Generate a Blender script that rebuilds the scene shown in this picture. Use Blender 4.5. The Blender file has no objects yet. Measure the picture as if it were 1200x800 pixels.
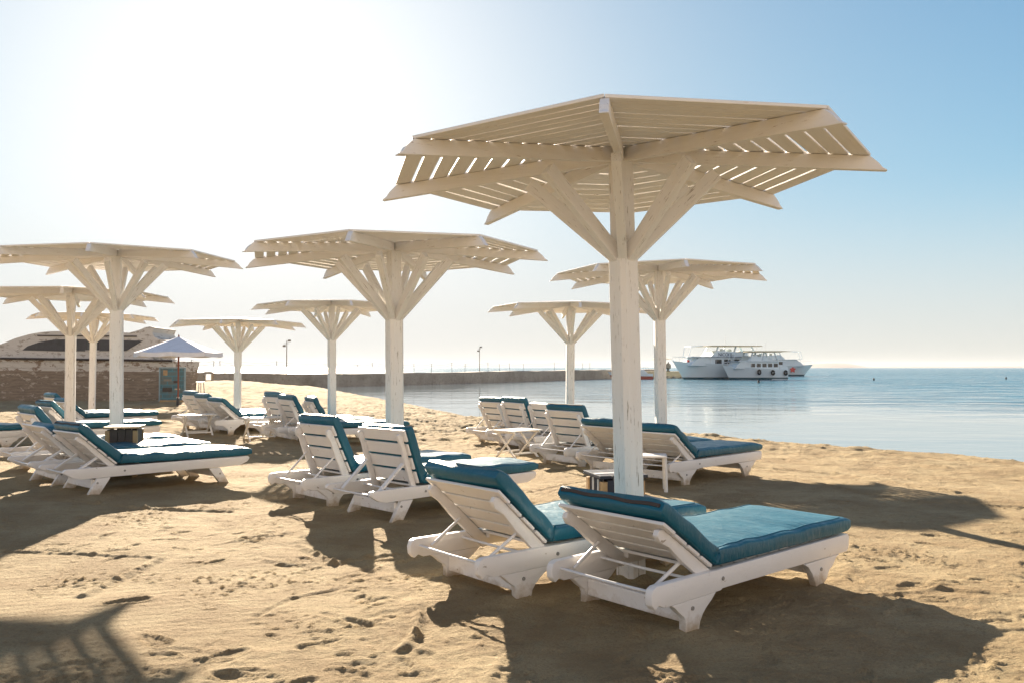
import bpy, bmesh, math, random
import numpy as np
from mathutils import Vector, Matrix, noise as mnoise
R = math.radians
S = bpy.context.scene
COL = S.collection
random.seed(7)
NPR = np.random.RandomState(11)

# ------------------------------------------------------------------ camera, world, sun, exposure
CAM_H = 1.36
cam_d = bpy.data.cameras.new('camera'); cam = bpy.data.objects.new('camera', cam_d); COL.objects.link(cam)
cam_d.sensor_width = 36.0; cam_d.lens = 970.0 / 1200.0 * 36.0
cam_d.clip_start = 0.05; cam_d.clip_end = 20000
cam.location = (0, 0, CAM_H); cam.rotation_euler = (R(90 + 1.75), 0, 0)
S.camera = cam

SUN_AZ = 17.0      # degrees to the left of straight ahead
SUN_EL = 18.0
to_sun = Vector((-math.sin(R(SUN_AZ)) * math.cos(R(SUN_EL)), math.cos(R(SUN_AZ)) * math.cos(R(SUN_EL)), math.sin(R(SUN_EL))))
w = bpy.data.worlds.new('World'); S.world = w; w.use_nodes = True
wn = w.node_tree; wn.nodes.clear()
sky = wn.nodes.new('ShaderNodeTexSky'); sky.sky_type = 'NISHITA'; sky.sun_disc = False
sky.sun_elevation = R(SUN_EL); sky.sun_rotation = R(-SUN_AZ)
sky.air_density = 1.0; sky.dust_density = 0.5; sky.ozone_density = 4.0; sky.altitude = 0
bg = wn.nodes.new('ShaderNodeBackground'); bg.inputs['Strength'].default_value = 0.134
wo = wn.nodes.new('ShaderNodeOutputWorld')
# soft shoulder on the bright aureole (the air round the sun is brighter than any picture can hold) and a pale sea haze at the horizon
def wv(op, a, b):
    n = wn.nodes.new('ShaderNodeVectorMath'); n.operation = op
    for i, q in enumerate((a, b)):
        if hasattr(q, 'is_output'): wn.links.new(q, n.inputs[i])
        else: n.inputs[i].default_value = q
    return n.outputs[0]
gm = wn.nodes.new('ShaderNodeGamma'); gm.inputs['Gamma'].default_value = 1.3
wn.links.new(wv('MULTIPLY', sky.outputs[0], (0.1, 0.1, 0.1)), gm.inputs['Color'])
shoulder = wv('MULTIPLY', wv('DIVIDE', gm.outputs[0], wv('ADD', gm.outputs[0], (0.27, 0.27, 0.27))), (1.90, 2.22, 2.28))
tcw = wn.nodes.new('ShaderNodeTexCoord'); spw = wn.nodes.new('ShaderNodeSeparateXYZ'); wn.links.new(tcw.outputs['Generated'], spw.inputs[0])
# aureole: light scattered forward by sea air round the sun
sdot = wn.nodes.new('ShaderNodeVectorMath'); sdot.operation = 'DOT_PRODUCT'; wn.links.new(tcw.outputs['Generated'], sdot.inputs[0]); sdot.inputs[1].default_value = tuple(to_sun)
def wmath(op, a, b):
    n = wn.nodes.new('ShaderNodeMath'); n.operation = op
    for i, q in enumerate((a, b)):
        if hasattr(q, 'is_output'): wn.links.new(q, n.inputs[i])
        else: n.inputs[i].default_value = q
    return n.outputs[0]
cs = wmath('MAXIMUM', sdot.outputs['Value'], 0.0)
glow = wmath('ADD', wmath('MULTIPLY', wmath('POWER', cs, 4.5), 0.27), wmath('MULTIPLY', wmath('POWER', cs, 19.0), 0.55))
gcol = wn.nodes.new('ShaderNodeCombineXYZ')
for k_, f_ in zip('XYZ', (1.0, 0.94, 0.87)): wn.links.new(wmath('MULTIPLY', glow, f_), gcol.inputs[k_])
tint = wn.nodes.new('ShaderNodeMixRGB'); wn.links.new(wmath('POWER', cs, 4.0), tint.inputs[0]); tint.inputs[1].default_value = (1, 1, 1, 1); tint.inputs[2].default_value = (0.82, 0.745, 0.735, 1)
shoulder = wv('ADD', wv('MULTIPLY', shoulder, tint.outputs[0]), gcol.outputs[0])
hz = wn.nodes.new('ShaderNodeMapRange'); hz.interpolation_type = 'SMOOTHSTEP'; wn.links.new(spw.outputs['Z'], hz.inputs['Value'])
hz.inputs['From Min'].default_value = 0.0; hz.inputs['From Max'].default_value = 0.22; hz.inputs['To Min'].default_value = 0.7; hz.inputs['To Max'].default_value = 0.0
hzm = wn.nodes.new('ShaderNodeMixRGB'); wn.links.new(hz.outputs[0], hzm.inputs[0]); wn.links.new(shoulder, hzm.inputs[1]); hzm.inputs[2].default_value = (1.46, 1.40, 1.34, 1)
# warm pale fill added to the unseen sky opposite the sun, brightens shaded sides
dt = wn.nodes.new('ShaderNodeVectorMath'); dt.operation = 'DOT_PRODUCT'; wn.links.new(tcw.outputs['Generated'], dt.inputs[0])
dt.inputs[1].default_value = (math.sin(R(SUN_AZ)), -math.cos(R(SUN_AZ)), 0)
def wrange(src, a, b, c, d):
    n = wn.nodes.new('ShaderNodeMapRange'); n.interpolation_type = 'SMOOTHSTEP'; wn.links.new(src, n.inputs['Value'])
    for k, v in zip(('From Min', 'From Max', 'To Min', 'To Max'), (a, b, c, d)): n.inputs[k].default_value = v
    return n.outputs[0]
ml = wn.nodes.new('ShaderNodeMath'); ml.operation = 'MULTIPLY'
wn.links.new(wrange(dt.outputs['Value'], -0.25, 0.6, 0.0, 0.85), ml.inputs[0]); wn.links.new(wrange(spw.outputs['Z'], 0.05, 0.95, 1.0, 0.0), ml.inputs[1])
anti_fill = wn.nodes.new('ShaderNodeMixRGB'); wn.links.new(ml.outputs[0], anti_fill.inputs[0]); wn.links.new(hzm.outputs[0], anti_fill.inputs[1]); anti_fill.inputs[2].default_value = (2.75, 2.30, 1.92, 1)
wn.links.new(anti_fill.outputs[0], bg.inputs['Color']); wn.links.new(bg.outputs[0], wo.inputs['Surface'])

sd = bpy.data.lights.new('sun', 'SUN'); so = bpy.data.objects.new('sun', sd); COL.objects.link(so)
sd.energy = 5.0; sd.angle = R(0.45); sd.color = (1.0, 0.86, 0.68)
so.rotation_euler = (-to_sun).to_track_quat('-Z', 'Y').to_euler()
so.location = (-5, 10, 20)

S.view_settings.view_transform = 'Standard'; S.view_settings.look = 'None'
S.view_settings.exposure = 2.02; S.view_settings.gamma = 1.0
S.render.engine = 'CYCLES'
S.cycles.use_denoising = True
try: S.cycles.denoiser = 'OPENIMAGEDENOISE'
except Exception: pass
S.cycles.max_bounces = 6; S.cycles.caustics_reflective = False; S.cycles.caustics_refractive = False

# ------------------------------------------------------------------ materials
def newmat(name):
    m = bpy.data.materials.new(name); m.use_nodes = True
    nt = m.node_tree; b = nt.nodes['Principled BSDF']
    return m, nt, b
def N(nt, t, **kw):
    n = nt.nodes.new(t)
    for k, v in kw.items():
        if k in n.inputs: n.inputs[k].default_value = v
        else: setattr(n, k, v)
    return n
def coord(nt, scale=(1, 1, 1), world=False):
    """object coordinates, shifted per object so copies do not repeat"""
    if world:
        g = N(nt, 'ShaderNodeNewGeometry'); src = g.outputs['Position']
    else:
        tc = N(nt, 'ShaderNodeTexCoord'); oi = N(nt, 'ShaderNodeObjectInfo')
        mul = N(nt, 'ShaderNodeMath', operation='MULTIPLY'); mul.inputs[1].default_value = 37.0
        nt.links.new(oi.outputs['Random'], mul.inputs[0])
        ad = N(nt, 'ShaderNodeVectorMath', operation='ADD')
        nt.links.new(tc.outputs['Object'], ad.inputs[0]); nt.links.new(mul.outputs[0], ad.inputs[1])
        src = ad.outputs[0]
    mp = N(nt, 'ShaderNodeMapping'); mp.inputs['Scale'].default_value = scale
    nt.links.new(src, mp.inputs['Vector'])
    return mp.outputs[0]
def ramp(nt, fac, stops, interp='LINEAR'):
    r = N(nt, 'ShaderNodeValToRGB'); r.color_ramp.interpolation = interp
    e = r.color_ramp.elements
    while len(e) < len(stops): e.new(0.5)
    for i, (p, c) in enumerate(stops):
        e[i].position = p; e[i].color = (c[0], c[1], c[2], 1) if isinstance(c, tuple) else (c, c, c, 1)
    nt.links.new(fac, r.inputs[0]); return r.outputs[0]
def mix(nt, fac, a, b):
    m = N(nt, 'ShaderNodeMix', data_type='RGBA')
    for sock, v in ((m.inputs['Factor'], fac), (m.inputs['A'], a), (m.inputs['B'], b)):
        if hasattr(v, 'is_output'): nt.links.new(v, sock)
        elif isinstance(v, tuple): sock.default_value = (*v, 1)
        else: sock.default_value = v
    # the colour sockets are the third pair on a Mix node
    return m.outputs['Result']
def mixc(nt, fac, a, b):
    m = nt.nodes.new('ShaderNodeMixRGB')
    for sock, v in ((m.inputs[0], fac), (m.inputs[1], a), (m.inputs[2], b)):
        if hasattr(v, 'is_output'): nt.links.new(v, sock)
        elif isinstance(v, tuple): sock.default_value = (*v, 1)
        else: sock.default_value = v
    return m.outputs[0]
def noise(nt, vec, scale, detail=4, rough=0.55):
    n = N(nt, 'ShaderNodeTexNoise'); n.inputs['Scale'].default_value = scale
    n.inputs['Detail'].default_value = detail; n.inputs['Roughness'].default_value = rough
    nt.links.new(vec, n.inputs['Vector']); return n.outputs['Fac']
def bump(nt, b, h, strength, dist, prev=None):
    bp = N(nt, 'ShaderNodeBump'); bp.inputs['Strength'].default_value = strength; bp.inputs['Distance'].default_value = dist
    nt.links.new(h, bp.inputs['Height'])
    if prev: nt.links.new(prev, bp.inputs['Normal'])
    nt.links.new(bp.outputs[0], b.inputs['Normal']); return bp.outputs[0]

def paint(name, col, worn, amount, scale=(1, 1, 1), rough=0.45, dirt=(0.45, 0.36, 0.26)):
    m, nt, b = newmat(name)
    v = coord(nt, scale)
    n1 = noise(nt, v, 9, 8, 0.7); n2 = noise(nt, v, 2.3, 3); n3 = noise(nt, v, 45, 3)
    c = mixc(nt, ramp(nt, n2, [(0.42, 0.0), (0.75, 0.35)]), col, tuple(x * y for x, y in zip(col, (0.86, 0.83, 0.78))))
    c = mixc(nt, ramp(nt, n1, [(amount, 0.0), (amount + 0.03, 0.85)]), c, worn)
    c = mixc(nt, ramp(nt, n3, [(0.62, 0.0), (0.8, 0.22)]), c, dirt)
    nt.links.new(c, b.inputs['Base Color'])
    b.inputs['Roughness'].default_value = rough
    bump(nt, b, n1, 0.25, 0.01)
    return m
M = {}
M['umbrella_x'] = paint('umbrella paint along x', (0.85, 0.81, 0.76), (0.36, 0.25, 0.16), 0.64, (0.8, 11, 11), 0.6)
M['umbrella_y'] = paint('umbrella paint along y', (0.85, 0.81, 0.76), (0.36, 0.25, 0.16), 0.64, (11, 0.8, 11), 0.6)
M['umbrella_z'] = paint('umbrella paint along z', (0.85, 0.82, 0.78), (0.30, 0.24, 0.18), 0.605, (11, 11, 0.8), 0.6)
def grime(m):
    nt = m.node_tree; b = nt.nodes['Principled BSDF']; src = b.inputs['Base Color'].links[0].from_socket
    tc = N(nt, 'ShaderNodeTexCoord'); sp = N(nt, 'ShaderNodeSeparateXYZ'); nt.links.new(tc.outputs['Object'], sp.inputs[0])
    n = noise(nt, coord(nt), 11, 5, 0.7)
    ad = N(nt, 'ShaderNodeMath', operation='MULTIPLY_ADD'); nt.links.new(n, ad.inputs[0]); ad.inputs[1].default_value = 0.22; nt.links.new(sp.outputs['Z'], ad.inputs[2])
    f = ramp(nt, ad.outputs[0], [(0.12, 0.85), (0.21, 0.0)])
    nt.links.new(mixc(nt, f, src, (0.40, 0.29, 0.17)), b.inputs['Base Color'])
    return m
M['lounger'] = paint('lounger paint', (0.82, 0.79, 0.76), (0.30, 0.23, 0.16), 0.65, (2.2, 0.9, 2.2), 0.42)
grime(M['lounger'])
M['table'] = paint('table paint', (0.80, 0.76, 0.70), (0.42, 0.32, 0.2), 0.7, (1, 1, 1), 0.5)

def fabric():
    m, nt, b = newmat('teal vinyl')
    v = coord(nt)
    n2 = noise(nt, v, 3, 4); n1 = noise(nt, v, 14, 5); n3 = noise(nt, v, 700, 2)
    c = mixc(nt, ramp(nt, n2, [(0.38, 0.0), (0.72, 1.0)]), (0.003, 0.094, 0.148), (0.007, 0.118, 0.178))
    c = mixc(nt, ramp(nt, n1, [(0.6, 0.0), (0.8, 0.25)]), c, (0.02, 0.17, 0.23))
    nt.links.new(c, b.inputs['Base Color'])
    nt.links.new(ramp(nt, n1, [(0.3, 0.34), (0.75, 0.5)]), b.inputs['Roughness'])
    n4 = noise(nt, coord(nt, (1, 2.2, 1)), 7, 4, 0.6)
    p = bump(nt, b, n4, 0.35, 0.03)
    bump(nt, b, n3, 0.08, 0.002, p)
    return m
M['teal'] = fabric()
def flat(name, col, rough=0.6, metal=0.0, var=0.15, sc=6.0, bmp=0.1):
    m, nt, b = newmat(name)
    n = noise(nt, coord(nt), sc, 6, 0.6)
    nt.links.new(mixc(nt, ramp(nt, n, [(0.3, 0.0), (0.75, 1.0)]), tuple(x * (1 - var) for x in col), tuple(min(1, x * (1 + var)) for x in col)), b.inputs['Base Color'])
    b.inputs['Roughness'].default_value = rough; b.inputs['Metallic'].default_value = metal
    if bmp: bump(nt, b, n, bmp, 0.01)
    return m
M['bolt'] = flat('galvanised bolt', (0.35, 0.34, 0.32), 0.5, 0.7, bmp=0)
M['zip'] = flat('brown zip tape', (0.06, 0.04, 0.03), 0.7)
M['darkwood'] = flat('dark stained wood', (0.06, 0.045, 0.035), 0.55, var=0.4)
M['rawwood'] = flat('raw pine', (0.42, 0.27, 0.13), 0.6, var=0.3)
M['navy'] = flat('navy painted wood', (0.014, 0.016, 0.03), 0.45, var=0.4)
M['whitemetal'] = flat('white enamel', (0.72, 0.72, 0.72), 0.4)
M['plastic'] = flat('white plastic', (0.78, 0.76, 0.72), 0.4, var=0.04, bmp=0)
M['darkmetal'] = flat('dark metal', (0.06, 0.06, 0.065), 0.5, 0.6)
M['lamppost'] = flat('galvanised lamp post', (0.30, 0.26, 0.21), 0.6)
M['redpole'] = flat('red brown pole', (0.22, 0.06, 0.03), 0.5)
M['canvas'] = flat('white blue canvas', (0.68, 0.69, 0.73), 0.8, var=0.08)
M['tan'] = flat('tan canvas', (0.50, 0.42, 0.28), 0.8)
M['boat'] = paint('boat paint', (0.64, 0.73, 0.78), (0.32, 0.22, 0.14), 0.71, (0.35, 0.35, 0.15), 0.35)
M['boatdark'] = flat('boot stripe', (0.015, 0.07, 0.10), 0.4)
M['glass'] = flat('dark glass', (0.02, 0.025, 0.03), 0.12, var=0.2, bmp=0)
M['rubber'] = flat('rubber', (0.02, 0.02, 0.02), 0.8)
M['red'] = flat('red paint', (0.55, 0.05, 0.04), 0.5)
M['redhull'] = flat('red hull paint', (0.35, 0.07, 0.04), 0.5)
M['blueletter'] = flat('blue lettering', (0.03, 0.06, 0.14), 0.5, bmp=0)
M['skin_tan'] = flat('tarpaulin', (0.25, 0.22, 0.18), 0.8)

def concrete():
    m, nt, b = newmat('breakwater concrete')
    v = coord(nt, world=True); n1 = noise(nt, v, 0.7, 8, 0.65); n2 = noise(nt, v, 4, 5)
    c = mixc(nt, ramp(nt, n1, [(0.3, 0.0), (0.7, 1.0)]), (0.27, 0.225, 0.175), (0.46, 0.39, 0.31))
    c = mixc(nt, ramp(nt, n2, [(0.55, 0.0), (0.7, 0.6)]), c, (0.18, 0.15, 0.115))
    nt.links.new(c, b.inputs['Base Color']); b.inputs['Roughness'].default_value = 0.9
    bump(nt, b, n2, 0.6, 0.15); return m
M['concrete'] = concrete()

def hullplank(name, base, alt, gap, row, chip, chipcol):
    """long planks: a wavering row pattern, blotches and flaked paint"""
    m, nt, b = newmat(name)
    v = coord(nt); n0 = noise(nt, coord(nt, (0.7, 1, 1.0)), 1.6, 4); nb = noise(nt, coord(nt, (2.2, 1, 13)), 1.5, 6, 0.7); nf = noise(nt, coord(nt, (1.6, 1, 3.2)), 1.8, 9, 0.72)
    tc = N(nt, 'ShaderNodeTexCoord'); sp = N(nt, 'ShaderNodeSeparateXYZ'); nt.links.new(tc.outputs['Object'], sp.inputs[0])
    ma = N(nt, 'ShaderNodeMath', operation='MULTIPLY_ADD'); nt.links.new(n0, ma.inputs[0]); ma.inputs[1].default_value = row * 0.8; nt.links.new(sp.outputs['Z'], ma.inputs[2])
    dv = N(nt, 'ShaderNodeMath', operation='DIVIDE'); nt.links.new(ma.outputs[0], dv.inputs[0]); dv.inputs[1].default_value = row
    fr = N(nt, 'ShaderNodeMath', operation='FRACT'); nt.links.new(dv.outputs[0], fr.inputs[0])
    c = mixc(nt, ramp(nt, nb, [(0.34, 0.0), (0.66, 1.0)]), base, alt)
    gm_ = N(nt, 'ShaderNodeMath', operation='MULTIPLY'); nt.links.new(ramp(nt, fr.outputs[0], [(0.0, 1.0), (0.12, 0.0)]), gm_.inputs[0]); nt.links.new(ramp(nt, nf, [(0.35, 0.2), (0.6, 1.0)]), gm_.inputs[1])
    c = mixc(nt, gm_.outputs[0], c, gap)
    c = mixc(nt, ramp(nt, nf, [(chip, 0.0), (chip + 0.035, 0.95)]), c, chipcol)
    nt.links.new(c, b.inputs['Base Color']); b.inputs['Roughness'].default_value = 0.9
    bump(nt, b, nf, 0.5, 0.04); return m
M['hullbrown'] = hullplank('weathered bare planks', (0.20, 0.155, 0.115), (0.32, 0.25, 0.19), (0.09, 0.06, 0.04), 0.11, 0.56, (0.46, 0.39, 0.32))
M['hullwhite'] = hullplank('peeling white planks', (0.62, 0.58, 0.53), (0.52, 0.48, 0.43), (0.14, 0.10, 0.07), 0.20, 0.525, (0.24, 0.17, 0.12))
M['wrecksuper'] = hullplank('peeling white superstructure', (0.62, 0.58, 0.53), (0.54, 0.50, 0.45), (0.46, 0.42, 0.37), 1.3, 0.545, (0.34, 0.29, 0.24))
M['wreckwin'] = flat('dusty dark window', (0.045, 0.045, 0.05), 0.5, var=0.3)
def boardmat():
    m, nt, b = newmat('teal notice board')
    tc = N(nt, 'ShaderNodeTexCoord'); sep = N(nt, 'ShaderNodeSeparateXYZ'); cb = N(nt, 'ShaderNodeCombineXYZ')
    nt.links.new(tc.outputs['Object'], sep.inputs[0]); nt.links.new(sep.outputs['X'], cb.inputs['X']); nt.links.new(sep.outputs['Z'], cb.inputs['Y'])
    br = N(nt, 'ShaderNodeTexBrick'); nt.links.new(cb.outputs[0], br.inputs['Vector'])
    br.inputs['Color1'].default_value = (0.06, 0.15, 0.18, 1); br.inputs['Color2'].default_value = (0.12, 0.16, 0.15, 1); br.inputs['Mortar'].default_value = (0.08, 0.21, 0.25, 1)
    br.inputs['Scale'].default_value = 1; br.inputs['Brick Width'].default_value = 0.36; br.inputs['Row Height'].default_value = 0.17; br.inputs['Mortar Size'].default_value = 0.02
    n = noise(nt, coord(nt), 4, 6)
    nt.links.new(mixc(nt, ramp(nt, n, [(0.5, 0.0), (0.65, 0.5)]), br.outputs['Color'], (0.16, 0.14, 0.11)), b.inputs['Base Color'])
    b.inputs['Roughness'].default_value = 0.6; return m
M['board'] = boardmat()
M['boardframe'] = flat('pale blue frame', (0.24, 0.33, 0.36), 0.6)

def sandmat():
    m, nt, b = newmat('beach sand')
    v = coord(nt, world=True)
    vs_ = coord(nt, (0.7, 1.3, 1), world=True)
    n1 = noise(nt, v, 0.5, 5, 0.6); n2 = noise(nt, vs_, 5.5, 9, 0.68); n3 = noise(nt, v, 70, 6, 0.72); n4 = noise(nt, v, 420, 3, 0.65); n5 = noise(nt, v, 1.5, 8, 0.62)
    turned = ramp(nt, n5, [(0.44, 0.0), (0.60, 1.0)])                    # freshly turned, coarser and darker sand between pale crusts
    c = mixc(nt, ramp(nt, n1, [(0.35, 0.0), (0.68, 1.0)]), (0.42, 0.325, 0.178), (0.49, 0.390, 0.230))
    tm = N(nt, 'ShaderNodeMath', operation='MULTIPLY'); nt.links.new(turned, tm.inputs[0]); tm.inputs[1].default_value = 0.75
    c = mixc(nt, tm.outputs[0], c, (0.355, 0.252, 0.134))
    c = mixc(nt, ramp(nt, n2, [(0.50, 0.0), (0.70, 0.7)]), c, (0.30, 0.205, 0.105))
    c = mixc(nt, ramp(nt, n3, [(0.36, 0.8), (0.50, 0.0)]), c, (0.27, 0.185, 0.098))
    c = mixc(nt, ramp(nt, n4, [(0.38, 0.75), (0.54, 0.0)]), c, (0.25, 0.172, 0.095))
    # wet sand by the water's edge (a stain with its own outline)
    g = N(nt, 'ShaderNodeNewGeometry'); sp = N(nt, 'ShaderNodeSeparateXYZ'); nt.links.new(g.outputs['Position'], sp.inputs[0])
    mr = N(nt, 'ShaderNodeMapRange'); nt.links.new(sp.outputs['Z'], mr.inputs['Value'])
    mr.inputs['From Min'].default_value = -0.29; mr.inputs['From Max'].default_value = -0.14; mr.inputs['To Min'].default_value = 0.8; mr.inputs['To Max'].default_value = 0.0
    c = mixc(nt, mr.outputs[0], c, (0.20, 0.14, 0.08))
    nt.links.new(c, b.inputs['Base Color']); b.inputs['Roughness'].default_value = 0.95
    b.inputs['Specular IOR Level'].default_value = 0.15
    p = bump(nt, b, n2, 0.55, 0.06)
    vo = N(nt, 'ShaderNodeTexVoronoi'); vo.inputs['Scale'].default_value = 38; vo.inputs['Randomness'].default_value = 1.0; nt.links.new(v, vo.inputs['Vector'])
    cl = N(nt, 'ShaderNodeMath', operation='MULTIPLY'); nt.links.new(ramp(nt, vo.outputs['Distance'], [(0.0, 1.0), (0.45, 0.0)]), cl.inputs[0]); nt.links.new(turned, cl.inputs[1])
    p = bump(nt, b, cl.outputs[0], 0.45, 0.012, p)
    n6 = noise(nt, v, 24, 5, 0.7); tb = N(nt, 'ShaderNodeMath', operation='MULTIPLY'); nt.links.new(n6, tb.inputs[0]); nt.links.new(ramp(nt, n5, [(0.40, 0.35), (0.60, 1.0)]), tb.inputs[1])
    p = bump(nt, b, tb.outputs[0], 0.8, 0.035, p)
    p = bump(nt, b, n3, 0.75, 0.020, p)
    bump(nt, b, n4, 0.5, 0.005, p)
    return m
M['sand'] = sandmat()

def seamat():
    m, nt, b = newmat('sea water')
    g = N(nt, 'ShaderNodeNewGeometry')
    mp = N(nt, 'ShaderNodeMapping'); mp.inputs['Scale'].default_value = (0.55, 1.0, 1); mp.inputs['Rotation'].default_value = (0, 0, R(-20))
    nt.links.new(g.outputs['Position'], mp.inputs['Vector'])
    n1 = noise(nt, mp.outputs[0], 1.6, 4, 0.6); n2 = noise(nt, mp.outputs[0], 0.35, 3, 0.5); n3 = noise(nt, mp.outputs[0], 0.03, 3, 0.5)
    at = N(nt, 'ShaderNodeAttribute'); at.attribute_name = 'calm'
    # wind ripples die out in the sheltered water next to the beach
    st = ramp(nt, at.outputs['Fac'], [(0.0, 1.0), (0.55, 0.75), (1.0, 0.05)])
    mul = N(nt, 'ShaderNodeMath', operation='MULTIPLY'); nt.links.new(st, mul.inputs[0])
    gust = ramp(nt, n3, [(0.35, 0.6), (0.65, 1.0)]); nt.links.new(gust, mul.inputs[1])
    bp = N(nt, 'ShaderNodeBump'); bp.inputs['Distance'].default_value = 0.30; nt.links.new(n1, bp.inputs['Height']); nt.links.new(mul.outputs[0], bp.inputs['Strength'])
    bp2 = N(nt, 'ShaderNodeBump'); bp2.inputs['Distance'].default_value = 0.9; nt.links.new(n2, bp2.inputs['Height']); nt.links.new(mul.outputs[0], bp2.inputs['Strength']); nt.links.new(bp.outputs[0], bp2.inputs['Normal'])
    nt.links.new(bp2.outputs[0], b.inputs['Normal'])
    # cat's paws: patches and streaks where the wind roughens the surface
    mp2 = N(nt, 'ShaderNodeMapping'); mp2.inputs['Scale'].default_value = (0.28, 1.0, 1); nt.links.new(g.outputs['Position'], mp2.inputs['Vector'])
    paws = noise(nt, mp2.outputs[0], 1.0, 6, 0.75)
    rmul = N(nt, 'ShaderNodeMath', operation='MULTIPLY'); nt.links.new(ramp(nt, paws, [(0.40, 0.2), (0.60, 1.0)]), rmul.inputs[1])
    c = mixc(nt, at.outputs['Fac'], (0.012, 0.13, 0.20), (0.20, 0.26, 0.29))
    nt.links.new(c, b.inputs['Base Color'])
    nt.links.new(ramp(nt, at.outputs['Fac'], [(0.0, 0.30), (0.6, 0.2), (1.0, 0.05)]), rmul.inputs[0]); nt.links.new(rmul.outputs[0], b.inputs['Roughness']); b.inputs['IOR'].default_value = 1.33
    return m
M['sea'] = seamat()
M['island'] = flat('island rock', (0.26, 0.22, 0.20), 0.95, sc=0.02, bmp=0)

# ------------------------------------------------------------------ mesh helpers
class MB:
    def __init__(s): s.v = []; s.f = []
    def add(s, vs, fs):
        o = len(s.v); s.v += [tuple(v) for v in vs]; s.f += [tuple(i + o for i in f) for f in fs]; return s
    def box(s, c, d, rot=None):
        x, y, z = d[0] / 2, d[1] / 2, d[2] / 2
        vs = [Vector((a * x, b * y, e * z)) for e in (-1, 1) for b in (-1, 1) for a in (-1, 1)]
        if rot: vs = [rot @ v for v in vs]
        return s.add([v + Vector(c) for v in vs], [(0, 2, 3, 1), (4, 5, 7, 6), (0, 1, 5, 4), (2, 6, 7, 3), (0, 4, 6, 2), (1, 3, 7, 5)])
    def bar(s, p0, p1, wd, dp, up=(0, 0, 1)):
        p0, p1 = Vector(p0), Vector(p1); d = (p1 - p0); L = d.length; d.normalize()
        u = Vector(up); sx = d.cross(u)
        if sx.length < 1e-4: sx = d.cross(Vector((1, 0, 0)))
        sx.normalize(); uz = sx.cross(d)
        vs = []
        for p in (p0, p1):
            for a, b in ((-1, -1), (1, -1), (1, 1), (-1, 1)): vs.append(p + sx * (a * wd / 2) + uz * (b * dp / 2))
        return s.add(vs, [(0, 1, 2, 3), (7, 6, 5, 4), (0, 4, 5, 1), (1, 5, 6, 2), (2, 6, 7, 3), (3, 7, 4, 0)])
    def tube(s, pts, r, n=8, caps=True):
        pts = [Vector(p) for p in pts]; o = len(s.v); m = len(pts)
        for i, p in enumerate(pts):
            d = (pts[min(i + 1, m - 1)] - pts[max(i - 1, 0)]).normalized()
            a = d.cross(Vector((0, 0, 1)))
            if a.length < 1e-3: a = d.cross(Vector((1, 0, 0)))
            a.normalize(); b = d.cross(a)
            rr = r[i] if isinstance(r, (list, tuple)) else r
            for k in range(n):
                t = 2 * math.pi * k / n; s.v.append(tuple(p + a * (rr * math.cos(t)) + b * (rr * math.sin(t))))
        for i in range(m - 1):
            for k in range(n):
                k2 = (k + 1) % n; s.f.append((o + i * n + k, o + i * n + k2, o + (i + 1) * n + k2, o + (i + 1) * n + k))
        if caps:
            s.f.append(tuple(o + k for k in reversed(range(n)))); s.f.append(tuple(o + (m - 1) * n + k for k in range(n)))
        return s
    def prism(s, prof, a0, a1, axis='x'):
        """profile of (u, v) extruded along an axis: x -> (y,z), y -> (x,z), z -> (x,y)"""
        n = len(prof); vs = []
        for a in (a0, a1):
            for u, v in prof:
                vs.append((a, u, v) if axis == 'x' else (u, a, v) if axis == 'y' else (u, v, a))
        fs = [tuple(range(n - 1, -1, -1)), tuple(range(n, 2 * n))] + [(i, (i + 1) % n, n + (i + 1) % n, n + i) for i in range(n)]
        return s.add(vs, fs)
    def build(s, name, mat, parent=None, bevel=0.0, smooth=None, seg=2):
        me = bpy.data.meshes.new(name); me.from_pydata(s.v, [], s.f)
        bm = bmesh.new(); bm.from_mesh(me)
        bmesh.ops.recalc_face_normals(bm, faces=bm.faces)
        if bevel:
            es = [e for e in bm.edges if len(e.link_faces) == 2 and e.calc_face_angle(0) > R(35)]
            bmesh.ops.bevel(bm, geom=es, offset=bevel, segments=seg, profile=0.6, affect='EDGES', clamp_overlap=True)
        if smooth is not None:
            for f in bm.faces: f.smooth = True
            for e in bm.edges:
                if len(e.link_faces) == 2 and e.calc_face_angle(0) > R(smooth): e.smooth = False
        bm.to_mesh(me); bm.free()
        if isinstance(mat, (list, tuple)):
            for m_ in mat: me.materials.append(m_)
        else: me.materials.append(mat)
        o = bpy.data.objects.new(name, me); COL.objects.link(o)
        if parent: o.parent = parent
        return o
def tag(o, label=None, cat=None, group=None, kind=None):
    for k, v in (('label', label), ('category', cat), ('group', group), ('kind', kind)):
        if v: o[k] = v
    return o
def empty(name, loc=(0, 0, 0), rz=0.0):
    o = bpy.data.objects.new(name, None); COL.objects.link(o); o.location = loc; o.rotation_euler = (0, 0, rz); o.empty_display_size = 0.2
    return o
def copy_tree(o, parent=None):
    c = o.copy(); COL.objects.link(c)
    if parent: c.parent = parent
    for ch in list(o.children): copy_tree(ch, c)
    return c

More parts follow.
